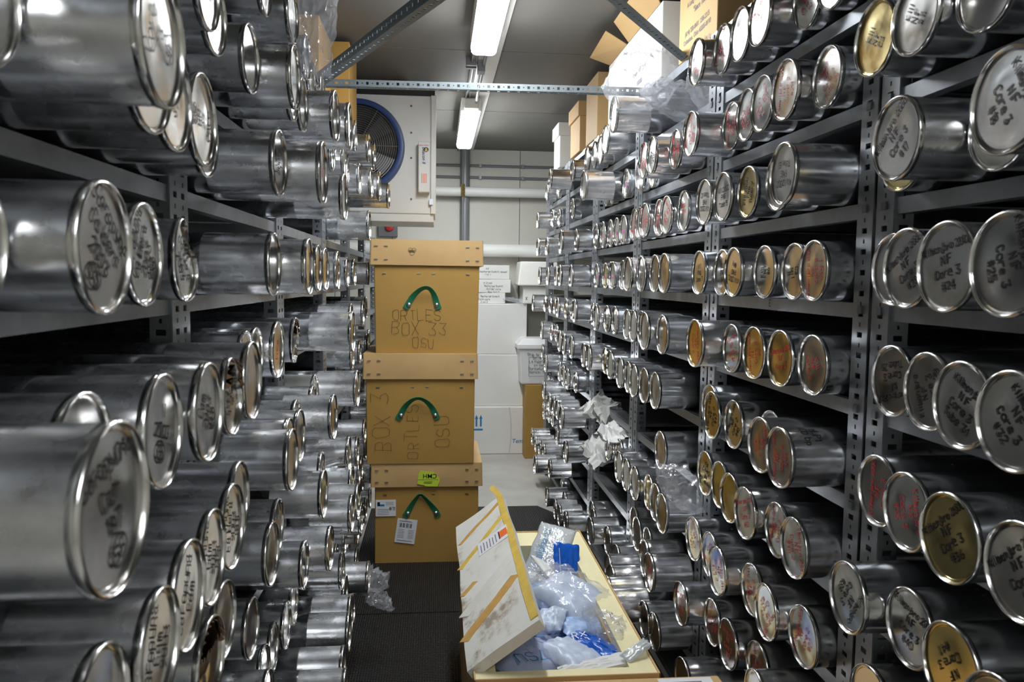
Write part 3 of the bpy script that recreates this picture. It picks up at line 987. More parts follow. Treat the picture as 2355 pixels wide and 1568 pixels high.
L;-0.374;0.937;1.830;0.154;4;;Coropuna|Caldera|2003|(55);b;-40
L;-0.427;1.208;1.830;0.154;4;;Coropuna|Caldera|2003|(88);b;62
L;-0.439;1.442;1.830;0.154;4;D;Core|Caldera|2003;b;-60
L;-0.383;1.916;1.829;0.151;4;;;;0
L;-0.326;2.065;1.826;0.146;4;;;;0
L;-0.377;2.569;1.828;0.150;4;;;;0
L;-0.375;2.718;1.826;0.146;4;;;;0
L;-0.375;3.048;1.826;0.146;4;g;;;0
L;-0.428;3.847;1.826;0.146;4;;;;0
L;-0.436;4.248;1.826;0.146;4;;;;0
L;-0.422;4.947;1.826;0.146;4;;;;0
L;-0.279;0.706;1.595;0.156;5;;Coropuna|Cam|187|(55);b;14
L;-0.393;0.911;1.593;0.152;5;;NIF|Core;b;30
L;-0.358;1.065;1.594;0.154;5;;1|2003|(35);b;-20
L;-0.343;1.219;1.593;0.152;5;;Cam|2003|(83);b;60
L;-0.358;1.422;1.590;0.146;5;T;Core|Cam|2003;b;-70
L;-0.359;1.574;1.595;0.156;5;;;;0
L;-0.451;1.917;1.594;0.153;5;;;;0
L;-0.462;2.070;1.593;0.152;5;;;;0
L;-0.438;2.227;1.597;0.159;5;;Core;r;80
L;-0.453;2.589;1.593;0.153;5;T;;;0
L;-0.316;3.017;1.594;0.154;5;;;;0
L;-0.409;3.839;1.596;0.158;5;;;;0
L;-0.421;4.577;1.592;0.151;5;;;;0
L;-0.334;0.795;1.354;0.146;6;;;;0
L;-0.326;0.942;1.354;0.146;6;;Coropuna|Cam|2003;b;70
L;-0.338;1.093;1.358;0.154;6;;Coropuna|Cam;b;60
L;-0.349;1.247;1.357;0.152;6;;Coropuna|Cam|2003|(45);b;70
L;-0.357;1.401;1.357;0.153;6;;Coropuna|Caldera|2003|(81);b;74
L;-0.383;1.557;1.359;0.157;6;;;;0
L;-0.346;1.916;1.357;0.152;6;;;;0
L;-0.380;2.068;1.357;0.151;6;;;;0
L;-0.379;2.219;1.355;0.149;6;;;;0
L;-0.415;2.371;1.357;0.153;6;;;;0
L;-0.324;2.521;1.354;0.146;6;;;;0
L;-0.413;2.673;1.358;0.155;6;;;;0
L;-0.458;3.015;1.356;0.151;6;W;;;0
L;-0.314;3.166;1.355;0.148;6;;;;0
L;-0.468;4.446;1.358;0.154;6;;;;0
L;-0.455;4.737;1.354;0.146;6;;;;0
L;-0.466;5.304;1.354;0.146;6;;;;0
L;-0.389;1.367;1.125;0.160;7;T;;;0
L;-0.413;1.547;1.122;0.155;7;;;;0
L;-0.397;1.918;1.123;0.156;7;;;;0
L;-0.429;2.153;1.119;0.148;7;;;;0
L;-0.348;2.456;1.121;0.152;7;;;;0
L;-0.396;2.747;1.118;0.146;7;;;;0
L;-0.331;3.013;1.118;0.146;7;D;;;0
L;-0.473;2.025;0.888;0.157;8;;;;0
L;-0.413;2.481;0.886;0.154;8;;;;0
L;-0.353;2.635;0.885;0.152;8;;;;0
L;-0.323;3.031;0.884;0.150;8;;;;0
L;-0.315;3.183;0.885;0.152;8;;;;0
L;-0.371;3.482;0.887;0.155;8;;;;0
L;-0.410;4.120;0.889;0.160;8;;;;0
L;-0.424;4.696;0.882;0.146;8;;;;0
L;-0.451;2.103;0.652;0.158;9;;;;0
L;-0.494;2.260;0.650;0.154;9;;;;0
L;-0.499;2.415;0.650;0.154;9;;;;0
L;-0.488;2.571;0.650;0.154;9;;;;0
L;-0.495;2.744;0.649;0.152;9;;;;0
L;-0.364;3.057;0.646;0.146;9;;;;0
L;-0.487;3.548;0.653;0.160;9;;;;0
L;-0.352;3.709;0.653;0.160;9;;;;0
L;-0.449;4.601;0.650;0.154;9;;;;0
L;-0.448;4.753;0.647;0.148;9;;;;0
L;-0.299;2.582;0.410;0.147;10;;;;0
L;-0.325;2.747;0.410;0.146;10;;;;0
L;-0.335;3.018;0.415;0.155;10;;;;0
L;-0.345;3.176;0.417;0.160;10;;;;0
L;-0.395;3.426;0.411;0.148;10;;;;0
L;-0.308;3.589;0.411;0.148;10;P;;;0
L;-0.483;3.812;0.417;0.160;10;;;;0
L;-0.477;4.113;0.410;0.147;10;;;;0
L;-0.426;4.268;0.417;0.160;10;;;;0
L;-0.401;3.802;0.178;0.154;11;;;;0
L;-0.448;4.446;0.176;0.150;11;;;;0
L;-0.512;4.606;0.181;0.160;11;;;;0
L;-0.485;5.500;1.594;0.154;5;;;;0
L;-0.456;5.350;1.358;0.154;6;;;;0
L;-0.476;5.620;1.358;0.154;6;;;;0
L;-0.489;5.300;1.122;0.154;7;;;;0
L;-0.448;5.500;1.122;0.154;7;;;;0
L;-0.477;5.900;1.122;0.154;7;;;;0
L;-0.454;5.300;0.886;0.154;8;;;;0
L;-0.496;5.460;0.886;0.154;8;;;;0
L;-0.463;5.750;0.886;0.154;8;;;;0
L;-0.473;5.300;0.650;0.154;9;;;;0
L;-0.492;5.500;0.650;0.154;9;;;;0
L;-0.442;5.700;0.650;0.154;9;;;;0
L;-0.500;5.350;0.414;0.154;10;;;;0
L;-0.454;5.550;0.414;0.154;10;;;;0
L;-0.442;5.800;0.414;0.154;10;;;;0
L;-0.490;5.300;0.178;0.154;11;;;;0
L;-0.490;5.500;0.178;0.154;11;;;;0
L;-0.481;5.750;0.178;0.154;11;;;;0
'''
ORD = ['', 'first', 'second', 'third', 'fourth', 'fifth', 'sixth', 'seventh', 'eighth', 'ninth', 'tenth', 'eleventh', 'twelfth']
rows = []
for ln in TUBES.strip().split('\n'):
    p = ln.split(';')
    rows.append((p[0], float(p[1]), float(p[2]), float(p[3]), float(p[4]), int(p[5]), p[6], p[7], p[8], float(p[9])))
def bay_of(side, y):
    ps = RP if side == 'R' else LP
    b = 0
    for i, q in enumerate(ps):
        if y > q + .06:
            b = i
    return b
cells = {}
for r in rows:
    cells.setdefault((r[0], r[5], bay_of(r[0], r[2])), []).append(r)
for (side, tier, bay), rs in cells.items():
    rs.sort(key=lambda r: -r[2] if side == 'R' else r[2])      # left to right as seen from the aisle mouth
    for n, r in enumerate(rs):
        lk = r[6]
        look = 'gold-lidded' if 'g' in lk else 'pink-dotted' if 'p' in lk else 'dented' if 'D' in lk else 'torn-lidded' if 'T' in lk else 'white' if 'W' in lk else 'red-lettered' if r[8] == 'r' else 'black-lettered' if r[8] == 'b' else 'plain silver'
        pos = 'only one' if len(rs) == 1 else ORD[n + 1] + ' from left'
        lab = '%s core tube, %s, %s shelf down, %s bay, %s rack' % (look, pos, ORD[tier], ORD[bay + 1], 'right' if side == 'R' else 'left')
        core_tube(r, lab, 'core tubes on the %s rack' % ('right' if side == 'R' else 'left'))

# ------------------------------------------------------------------ cardboard core boxes stacked in the aisle
def staple(parent, x, y, z, tilt=0.0):
    obj('staple', MB().box(-.011, .011, -.003, .001, -.0022, .0022), M['rivet'], parent, loc=(x, y, z)).rotation_euler = (0, tilt, 0)

def bulged(x0, x1, y0, y1, z0, z1, front_bulge=0.0, lean=0.0, n=8):
    """box with a subdivided front that may bulge; corners slightly soft"""
    mb = MB()
    def grid(fn, nu, nv):
        vs = [fn(i / nu, j / nv) for j in range(nv + 1) for i in range(nu + 1)]
        fs = [(j * (nu + 1) + i, j * (nu + 1) + i + 1, (j + 1) * (nu + 1) + i + 1, (j + 1) * (nu + 1) + i) for j in range(nv) for i in range(nu)]
        mb.add(vs, fs)
    def taper(z):
        k = (z - z0) / (z1 - z0)
        return lean * (1 - k)
    def F(u, v):
        z = z0 + (z1 - z0) * v; tp = taper(z)
        return (x0 + tp + (x1 - x0 - 2 * tp) * u, y0 - front_bulge * math.sin(math.pi * u) * math.sin(math.pi * v), z)
    def Bk(u, v):
        z = z0 + (z1 - z0) * v; tp = taper(z)
        return (x1 - tp - (x1 - x0 - 2 * tp) * u, y1, z)
    def Rt(u, v):
        z = z0 + (z1 - z0) * v; return (x1 - taper(z), y0 + (y1 - y0) * u, z)
    def Lf(u, v):
        z = z0 + (z1 - z0) * v; return (x0 + taper(z), y1 + (y0 - y1) * u, z)
    grid(F, n, n); grid(Bk, n, n); grid(Rt, n, n); grid(Lf, n, n)
    tp = lean
    mb.add([(x0 + tp, y0, z0), (x1 - tp, y0, z0), (x1 - tp, y1, z0), (x0 + tp, y1, z0)], [(3, 2, 1, 0)])
    mb.add([(x0, y0, z1), (x1, y0, z1), (x1, y1, z1), (x0, y1, z1)], [(0, 1, 2, 3)])
    import bmesh
    me = mb.mesh('tmp'); bm = bmesh.new(); bm.from_mesh(me); bmesh.ops.remove_doubles(bm, verts=bm.verts, dist=1e-5); bm.to_mesh(me); bm.free()
    return me

def arch(cx, z0, half, rise, out, skew=0.0, n=13, feet=.035, limp=False):
    pts = [(cx - half - feet * .6, z0 - feet, .002)]
    for i in range(n + 1):
        q = i / n
        pts.append((cx - half + 2 * half * q + skew * math.sin(math.pi * q), z0 + rise * ((1 - abs(2 * q - 1) ** 1.25) if limp else math.sin(math.pi * q) ** .8), .004 + out * math.sin(math.pi * q)))
    pts.append((cx + half + feet * .4, z0 - feet, .002))
    return pts

def handle(t, cx, z, half, rise, out, skew=0.0, limp=False):
    """flat green strap lying against the face with its two riveted feet"""
    # centre line
    path = arch(cx, z, half, rise, out, skew, limp=limp)
    mb = MB(); vs = []; fs = []
    W = .036
    P = [Vector((p[0], -.010 - p[2], p[1])) for p in path]
    for i, p in enumerate(P):
        d = (P[min(i + 1, len(P) - 1)] - P[max(i - 1, 0)]); d2 = Vector((d.x, 0, d.z)).normalized()
        nrm = Vector((-d2.z, 0, d2.x))
        k = math.sin(math.pi * i / (len(P) - 1))
        wv = (nrm * (1 - .45 * k) + Vector((0, -1, 0)) * (.75 * k)).normalized()
        th = d.normalized().cross(wv).normalized() * .0015
        for a, b in ((-1, -1), (1, -1), (1, 1), (-1, 1)):
            vs.append(p + wv * (a * W / 2) + th * b)
    n = len(P)
    for i in range(n - 1):
        for k in range(4):
            fs.append((i * 4 + k, i * 4 + (k + 1) % 4, (i + 1) * 4 + (k + 1) % 4, (i + 1) * 4 + k))
    fs += [(0, 1, 2, 3), (n * 4 - 1, n * 4 - 2, n * 4 - 3, n * 4 - 4)]
    mb.add(vs, fs)
    st = obj('strap', mb, M['strap'], t, smooth=50)
    for p in (P[1], P[-2]):
        obj('rivet', MB().lathe([(-.006, .0001), (-.005, .008), (-.002, .014), (.002, .015)], 14, Matrix.Translation((p.x, p.y - .002, p.z - .012)) @ Matrix.Rotation(rad(90), 4, 'Z')), M['rivet'], st, smooth=50)

def make_core_box(loc, w, d, h, lid_w, lid_h, lean, tilt, label, rotz=0.0, bulge=.006):
    t = thing('core_box', label, 'cardboard box', loc, rotz, 'stacked cardboard core boxes')
    t.rotation_euler[1] = tilt
    me = bulged(-w / 2, w / 2, 0, d, 0, h - .01, bulge, lean); recalc(me)
    obj('carton', me, M['card'], t, bevel=.006)
    me = bulged(-lid_w / 2, lid_w / 2, -.022, d + .022, h - lid_h, h, .004, -.004); recalc(me)
    lid = obj('lid', me, M['card_pale'], t, bevel=.008)
    for sx in (-1, 1):
        for a in (0, 1):
            for b in (0, 1):
                staple(lid, sx * (lid_w / 2 - .035 - .06 * a), -.027, h - .04 - (lid_h - .075) * b, R.uniform(-.12, .12))
    for q in (-.26, -.05, .04, .25):
        staple(t, q, -.003 - bulge * .4, h - lid_h - .05, R.uniform(-.1, .1))
    return t, lid

def scrawl(parent, text, size, origin, u=(1, 0, 0), v=(0, 0, 1), mat='ink_pen', w=.0019, jit=.3, name='handwriting'):
    pl_, w_ = strokes(text, size, jit, R)
    return obj(name, place(ink_mesh(pl_, w), origin, u, v), M[mat], parent, fix=False)

b3, l3 = make_core_box((-.057, 4.85, .012), .645, .62, .640, .688, .150, -.002, 0, 'lowest cardboard core box in the stack, with lime tag and two white labels')
handle(b3, -.03, .33, .088, .115, .010, -.01, True)
b2, l2 = make_core_box((-.097, 4.82, .6525), .668, .62, .685, .696, .155, .004, 0, 'middle cardboard core box in the stack, with sideways pencil lettering')
handle(b2, -.015, .315, .105, .10, .03)
b1, l1 = make_core_box((-.062, 4.85, 1.338), .648, .62, .695, .684, .155, .012, 0, 'topmost cardboard core box in the stack, pencilled ORTLES BOX 33')
b1.rotation_euler[1] = .002
handle(b1, -.025, .31, .085, .095, .035, .02)
scrawl(b1, 'ORTLES', .062, (-.06, -.0075, .205))
scrawl(b1, 'BOX 33', .076, (-.045, -.0075, .115))
scrawl(b1, 'OSU', .058, (-.02, -.0065, .035))
# printed recycling mark on the top lid
ring = MB()
for k in range(6):
    a = k * math.pi / 3
    pass
pl_ = [[(.024 * math.cos(q * .3 + a) * .55 + .012 * math.cos(a), .024 * math.sin(q * .3 + a) * .55 + .012 * math.sin(a)) for q in range(22)] for a in (.5, 2.6, 4.7)]
obj('print', place(ink_mesh(pl_, .0016), (-.09, -.0285, .625), (1, 0, 0), (0, 0, 1)), M['ink_pen'], l1, fix=False)
scrawl(l1, 'RESY', .012, (-.09, -.0287, .619), mat='ink', name='print', w=.002, jit=.1)
# sideways writing on the middle box (reads bottom to top)
for txt, x, z, s in (('BOX 3', -.235, .26, .098), ('ORTLES', -.05, .20, .072), ('OSU', .135, .20, .085)):
    scrawl(b2, txt, s, (x + s / 2, -.0075, z), (0, 0, 1), (-1, 0, 0))
# labels on the lowest box
def label_card(parent, cx, cz, w, h, rot, y=-.0075, mat='label'):
    ca, sa = math.cos(rot), math.sin(rot)
    mb = MB().box(-w / 2, w / 2, -.0008, .0008, -h / 2, h / 2)
    lb = obj('label', mb, M[mat], parent, loc=(cx, y, cz)); lb.rotation_euler = (0, -rot, 0)
    return lb
def lines_on(lb, rows_, mat='ink_grey', y=-.0012):
    for (x0, x1, z, th) in rows_:
        obj('print', MB().box(x0, x1, y - .0003, y, z - th / 2, z + th / 2), M[mat], lb)
lb = label_card(b3, -.255, .355, .125, .105, .0)
obj('print', MB().box(-.052, -.036, -.0016, -.0012, .012, .038), M['dark'], lb); obj('print', MB().box(-.036, -.008, -.0016, -.0012, .012, .024), M['ink_blue'], lb)
lines_on(lb, [(-.052, .02, -.008 - .011 * i, .0022) for i in range(4)] + [(0, .048, .036 - .008 * i, .0015) for i in range(3)])
scrawl(lb, '#11', .022, (.038, -.0014, -.016), mat='ink', w=.003)
lb = label_card(b3, -.13, .205, .125, .155, -.14)
for i in range(15):
    if i % 4 != 3:
        obj('barcode_bar', MB().box(-.045 + i * .0052, -.0425 + i * .0052 + (.0012 if i % 3 else 0), -.0016, -.0012, .022, .05), M['ink'], lb)
lines_on(lb, [(-.05, .03, .062, .004)] + [(-.05, -.01, .008 - .010 * i, .0018) for i in range(6)] + [(.015, .05, .008 - .010 * i, .0018) for i in range(6)] + [(-.05, .045, -.062, .003)])
# lime airline tag, torn, upside down
mb = MB().add([(-.07, 0, -.055), (-.028, 0, -.062), (-.02, 0, -.07), (.055, 0, -.072), (.068, 0, -.04), (.068, 0, -.02), (.03, 0, .02), (-.05, 0, .03), (-.062, 0, .01)] , [tuple(range(9))])
mb.v += [(p[0], -.0015, p[2]) for p in mb.v]; mb.f += [tuple(range(17, 8, -1))] + [(i, (i + 1) % 9, 9 + (i + 1) % 9, 9 + i) for i in range(9)]
tg = obj('lime_tag', mb, M['lime'], l3, loc=(.01, -.0285, .565)); tg['label'] = 'torn lime tag printed CMH, upside down'
pm = print_mesh('CMH', .040, bold=.0004)
obj('print', place(pm, (.008, -.0026, -.004), (-1, 0, 0), (0, 0, -1)), M['ink'], tg, fix=False)
obj('print', MB().box(-.07, .06, -.0022, -.0018, -.029, -.0275), M['ink'], tg)
lines_on(tg, [(-.03, .025, -.042, .003), (-.03, .02, -.05, .003)], 'ink', -.0018)

# ------------------------------------------------------------------ open insulated box with its lid propped open
BX0, BX1, BY0, BY1, BZ1 = .116, .690, 2.262, 3.640, .60
t = thing('insulated_box', 'open foam-lined cardboard box full of cold packs at bottom of aisle', 'cardboard box', ((BX0 + BX1) / 2, (BY0 + BY1) / 2, .012))
W2, L2, HT = (BX1 - BX0) / 2, (BY1 - BY0) / 2, BZ1 - .012
th = .006
for nm, a in (('side_panel', (-W2, -W2 + th, -L2, L2)), ('side_panel', (W2 - th, W2, -L2, L2)), ('end_panel', (-W2, W2, -L2, -L2 + th)), ('end_panel', (-W2, W2, L2 - th, L2))):
    obj(nm, MB().box(a[0], a[1], a[2], a[3], 0, HT), M['card_pale'], t, bevel=.002)
obj('base', MB().box(-W2 + th, W2 - th, -L2 + th, L2 - th, 0, .02), M['card'], t)
fo = .085
fz = HT - .006
obj('foam_side', MB().box(W2 - fo, W2 - th, -L2 + th, L2 - th, .02, fz), M['foam'], t)
obj('foam_side', MB().box(-W2 + th, -W2 + .07, -L2 + th, L2 - th, .02, fz), M['foam'], t)
obj('foam_end', MB().box(-W2 + .07, W2 - fo, -L2 + th, -L2 + .055, .02, fz), M['foam'], t)
obj('foam_end', MB().box(-W2 + .07, W2 - fo, L2 - .19, L2 - th, .02, fz), M['foam'], t)
obj('lining', MB().box(W2 - fo - .006, W2 - fo, -L2 + .055, L2 - .19, .02, fz - .03), M['card'], t)
# lid: hinged along the left rim, raised on its right side
hx, hz = BX0 + .0, BZ1 - .03
ang = math.atan2(.158, .222)
lt = thing('box_lid', 'scuffed white box lid with yellow tape, propped open on the insulated box', 'lid', (hx, 3.02, hz))
lt.rotation_euler = (0, -ang, .0)
LW, LL = .272, .70
mb = MB()
nu, nv = 10, 26
def lid_top(u, v):
    x = LW * u; y = -LL + 2 * LL * v
    return (x + .006 * noise.noise(Vector((y * 3, 1, 0))), y, .034 + .004 * noise.noise(Vector((x * 9, y * 5, 2))))
vs = [lid_top(i / nu, j / nv) for j in range(nv + 1) for i in range(nu + 1)]
fs = [(j * (nu + 1) + i, j * (nu + 1) + i + 1, (j + 1) * (nu + 1) + i + 1, (j + 1) * (nu + 1) + i) for j in range(nv) for i in range(nu)]
b0 = len(vs)
vs += [(p[0], p[1], 0.0) for p in vs[:b0]]
fs += [tuple(b0 + q for q in f[::-1]) for f in fs]
bd = [i for i in range(nu + 1)] + [j * (nu + 1) + nu for j in range(1, nv + 1)] + [nv * (nu + 1) + i for i in range(nu - 1, -1, -1)] + [j * (nu + 1) for j in range(nv - 1, 0, -1)]
for a, b in zip(bd, bd[1:] + bd[:1]):
    fs.append((a, b, b0 + b, b0 + a))
obj('board', MB().add(vs, fs), M['scuffed'], lt, smooth=40)
def on_lid(u0, v0, u1, v1, w, mat, name, lift=.0016):
    """strip of tape from (u0,v0) to (u1,v1) lying on the lid's outer face"""
    n = 14; P = []
    for i in range(n + 1):
        q = i / n; u = u0 + (u1 - u0) * q; v = v0 + (v1 - v0) * q
        p = lid_top(u, v); P.append(Vector((p[0], p[1], p[2] + lift)))
    d = (P[-1] - P[0]).normalized(); s = Vector((-d.y, d.x, 0)).normalized()
    vs = []; fs = []
    for i, p in enumerate(P):
        ww = w * (1 + .12 * noise.noise(Vector((i * .7, u0 * 9, v0 * 7))))
        for a, b in ((-1, 0), (1, 0), (1, -.003), (-1, -.003)):
            vs.append(p + s * (a * ww / 2) + Vector((0, 0, b)))
    for i in range(n):
        for k in range(4):
            fs.append((i * 4 + k, i * 4 + (k + 1) % 4, i * 4 + 4 + (k + 1) % 4, i * 4 + 4 + k))
    fs += [(0, 1, 2, 3), (n * 4 + 3, n * 4 + 2, n * 4 + 1, n * 4)]
    return obj(name, MB().add(vs, fs), M[mat], lt)
on_lid(.955, 0.02, .955, 1.0, .030, 'tape', 'tape', .003)
on_lid(.0, .60, .93, .80, .035, 'tape', 'tape')
on_lid(.06, .80, .93, .945, .030, 'tape_brown', 'tape')
on_lid(.0, .14, .86, .30, .050, 'tape_brown', 'tape')
on_lid(.02, .40, .25, .44, .03, 'tape_brown', 'tape')
on_lid(.02, .27, .92, .45, .06, 'card_cream', 'torn_paper_strip')
obj('tape_tail', MB().ribbon([(LW * .955, LL, .036), (LW * .93, LL + .05, .05), (LW * .90, LL + .085, .075)], (1, 0, 0), .028, .002), M['tape'], lt)
p = lid_top(.66, .64)
lb = obj('label', MB().box(-.075, .075, -.075, .075, .0015, .003), M['label'], lt, loc=(p[0] - .005, p[1], p[2]))
obj('orange_mark', MB().box(.035, .072, -.04, .04, .003, .0036), M['orange'], lb)
obj('orange_mark_border', MB().box(.030, .035, -.045, .045, .003, .0038), M['ink'], lb)
for i in range(6):
    obj('print', MB().box(-.062 + i * .015, -.058 + i * .015, -.06 + .004 * (i % 3), .03 + .012 * (i % 2), .003, .0034), M['ink_grey'], lb)

# contents: cold packs and crumpled bags
def pillow_mesh(w, l, t, seed, crease=.012, n=16, sharpness=.5, ragged=.006):
    mb = MB()
    top = []; bot = []
    for j in range(n + 1):
        for i in range(n + 1):
            u, v = i / n * 2 - 1, j / n * 2 - 1
            prof = max(0, (1 - abs(u) ** 3)) ** sharpness * max(0, (1 - abs(v) ** 3)) ** sharpness
            edge = max(abs(u), abs(v))
            nx = ragged * noise.noise(Vector((u * 3, v * 3, seed + 7))) * edge
            ny = ragged * noise.noise(Vector((u * 3, v * 3, seed + 17))) * edge
            c = crease * (abs(noise.noise(Vector((u * 2.3, v * 2.3, seed)))) * 1.6 - .5 + .5 * noise.noise(Vector((u * 6, v * 6, seed + 3))))
            top.append((u * w / 2 + nx, v * l / 2 + ny, prof * t / 2 + c))
            bot.append((u * w / 2 + nx, v * l / 2 + ny, -prof * t / 2 + c * .6 - .0012))
    N = (n + 1) ** 2
    fs = []
    for j in range(n):
        for i in range(n):
            a = j * (n + 1) + i
            fs.append((a, a + 1, a + n + 2, a + n + 1)); fs.append((N + a + n + 1, N + a + n + 2, N + a + 1, N + a))
    bd = [i for i in range(n + 1)] + [j * (n + 1) + n for j in range(1, n + 1)] + [n * (n + 1) + i for i in range(n - 1, -1, -1)] + [j * (n + 1) for j in range(n - 1, 0, -1)]
    for a, b in zip(bd, bd[1:] + bd[:1]):
        fs.append((a, b, N + b, N + a))
    mb.add(top + bot, fs)
    return mb

def pack(name, label, cat, loc, size, rot, mat, seed, crease=.01, sharpness=.5, smooth=35, group='cold packs in the open box'):
    o = obj(name, pillow_mesh(*size, seed, crease, 18, sharpness), M[mat], None, smooth=smooth, loc=loc)
    o.rotation_euler = tuple(rad(a) for a in rot)
    return tag(o, label, cat, group)

def bag(name, label, loc, size, rot, seed, film_mat='film', inner=None, crease=.02, group='cold packs in the open box', cat='plastic bag'):
    """clear bag: crumpled outer film around an inner pack"""
    t_ = thing(name, label, cat, loc, 0, group)
    t_.rotation_euler = tuple(rad(a) for a in rot)
    obj('film', pillow_mesh(size[0], size[1], size[2], seed, crease, 22, .6, .02), M[film_mat], t_, smooth=28)
    if inner:
        obj('contents', pillow_mesh(size[0] * .78, size[1] * .74, size[2] * .72, seed + 5, crease * .4, 14, .5), M[inner], t_, smooth=45)
    return t_

# rough filling under the visible layer
for i, (x, y, w, l, z) in enumerate(((.39, 2.60, .36, .42, .42), (.40, 2.98, .38, .40, .43), (.42, 3.30, .34, .26, .42))):
    pack('ice_pack', ['pale blue ice pack lying under the near bags in the open box', 'pale blue ice pack lying under the middle bags in the open box', 'pale blue ice pack lying at the far end of the open box'][i], 'ice pack', (x, y, z), (w, l, .12), (0, 0, 5 * i), 'gel', 40 + i, .008)
a = pack('gel_bottle', 'milky flat cold pack printed alpha in blue, leaning in the open box', 'ice pack', (.50, 3.36, .585), (.17, .30, .045), (40, 8, -24), 'film_milky', 3, .002, .35, 60)
pm = print_mesh('alpha\u00b7\u03b1', .052)
obj('print', place(pm, (-.035, .03, .027), (0, 1, 0), (-1, 0, 0)), M['ink_blue'], a, fix=False)
bpk = pack('blue_packet', 'square saturated blue packet standing against the foam side', 'ice pack', (.562, 3.235, .595), (.125, .16, .03), (55, 12, 14), 'blue_bag', 9, .004, .35, 40)
obj('print', MB().box(-.03, .035, -.05, -.047, .0165, .018).box(-.03, .02, -.035, -.033, .0165, .018).box(-.045, -.043, -.055, .05, .0165, .018), M['label'], bpk)
pack('paper_sleeve', 'white paper sleeve sticking up beside the blue packet', 'packet', (.475, 3.17, .575), (.085, .22, .02), (18, 30, 32), 'paper', 12, .006, .3)
bag('bubble_bag', 'small crumpled clear bag beside the box lid edge', (.40, 3.14, .56), (.13, .13, .07), (8, 20, 20), 21, 'film', 'paper', .02)
pack('gel_pack', 'pale blue gel pack tucked half under the box lid', 'ice pack', (.415, 2.97, .56), (.13, .16, .05), (0, -12, 40), 'gel', 25, .008)
bag('gel_bag', 'large clear bag with pale blue gel pack lying in the middle of the box', (.525, 2.92, .575), (.27, .38, .11), (10, -8, 38), 31, 'film', 'gel_pale', .026)
pack('gel_pack', 'pale blue flat gel pack below the large clear bag', 'ice pack', (.56, 2.74, .535), (.22, .13, .04), (6, 5, 12), 'gel', 33, .006)
pack('gel_pack', 'pale lilac gel pack beside the lid corner', 'ice pack', (.41, 2.76, .55), (.13, .16, .06), (4, -14, -20), 'gel_pale', 36, .01)
pack('blue_packet', 'dark blue flat packet under the bright blue bag', 'ice pack', (.53, 2.64, .515), (.20, .12, .03), (0, 4, 3), 'blue_bag', 44, .004)
bb = pack('blue_packet', 'bright blue crumpled bag with white scrawl near the foam corner', 'ice pack', (.545, 2.525, .55), (.10, .24, .05), (4, -10, 44), 'blue_bag', 48, .012)
scrawl(bb, 'Rx', .035, (-.01, .06, .03), (.8, -.6, 0), (.6, .8, 0), 'label', .004)
bag('clear_bag', 'empty crumpled clear bag against the right foam side', (.615, 2.60, .575), (.14, .22, .09), (10, 25, 20), 52, 'film', None, .03)
pb = bag('printed_bag', 'mauve tinted clear bag with dark blue print under the lid', (.30, 2.50, .535), (.28, .30, .13), (4, 4, 12), 57, 'film_mauve', 'gel_pale', .03)
scrawl(pb, '7SU', .05, (-.02, -.06, .062), (-.97, -.2, 0), (.2, -.97, 0), 'ink_blue', .006)
for i in range(4):
    obj('print', MB().box(-.04, .07 - .012 * (i % 2), .03 + .022 * i, .038 + .022 * i, .0645, .065), M['ink_blue'], pb)
gp = pack('gel_pack', 'pale blue striped folded gel pack near the front of the box', 'ice pack', (.455, 2.47, .555), (.17, .22, .07), (6, 8, 36), 'gel_pale', 61, .01)
pack('white_strip', 'flat white paper strip along the near inner edge of the box', 'packet', (.515, 2.375, .575), (.25, .06, .016), (8, -6, 8), 'paper', 66, .005, .3)
pack('white_strip', 'small white plastic strip poking over the foam corner', 'packet', (.645, 2.385, .615), (.11, .045, .014), (10, -16, 30), 'film_milky', 69, .004, .3)

# carton nearest the camera
t = thing('carton', 'plain brown carton with white label at the bottom edge of the frame', 'cardboard box', (.49, 2.01, .012))
obj('body', MB().box(-.375, .375, -.235, .235, 0, .584), M['card_pale'], t, bevel=.006)
obj('tape', MB().box(-.376, .376, -.03, .03, .584, .5855), M['tape_brown'], t)
lb = obj('label', MB().box(.18, .345, .12, .222, .584, .5855), M['label'], t)
obj('print', MB().box(.20, .31, .19, .20, .5855, .586).box(.20, .28, .165, .172, .5855, .586), M['ink_grey'], t)

# ------------------------------------------------------------------ boxes at the back of the aisle
def plain_box(name, label, x0, x1, y0, y1, z0, z1, mat, rotz=0.0, bevel=.008, seam_=True, group=None, cat='box'):
    cx, cy = (x0 + x1) / 2, (y0 + y1) / 2
    t_ = thing(name, label, cat, (cx, cy, z0), rotz, group)
    obj('body', MB().box(x0 - cx, x1 - cx, y0 - cy, y1 - cy, 0, z1 - z0), M[mat], t_, bevel=bevel)
    return t_
a = plain_box('insulated_carton', 'white carton with blue arrows and Temp print, lowest at the back', .30, .98, 7.93, 8.30, .0, .495, 'card_white', 0, .012, group='white cartons at the back')
ym = -.185 - .001
for dx in (.0, .045):
    x = .105 + dx - .05
    obj('arrow', MB().add([(-.24 + dx, ym, .29), (-.222 + dx, ym, .29), (-.222 + dx, ym, .37), (-.213 + dx, ym, .37), (-.231 + dx, ym, .41), (-.249 + dx, ym, .37), (-.24 + dx, ym, .37)], [(0, 1, 2, 3, 4, 5, 6)]), M['ink_blue'], a, fix=False)
obj('arrow_bar', MB().box(-.262, -.165, ym, ym + .001, .25, .268), M['ink_blue'], a)
obj('print', place(print_mesh('Temp', .062, 'LEFT', .15, .0006), (.135, ym, .135), (1, 0, 0), (0, 0, 1)), M['ink_blue'], a, fix=False)
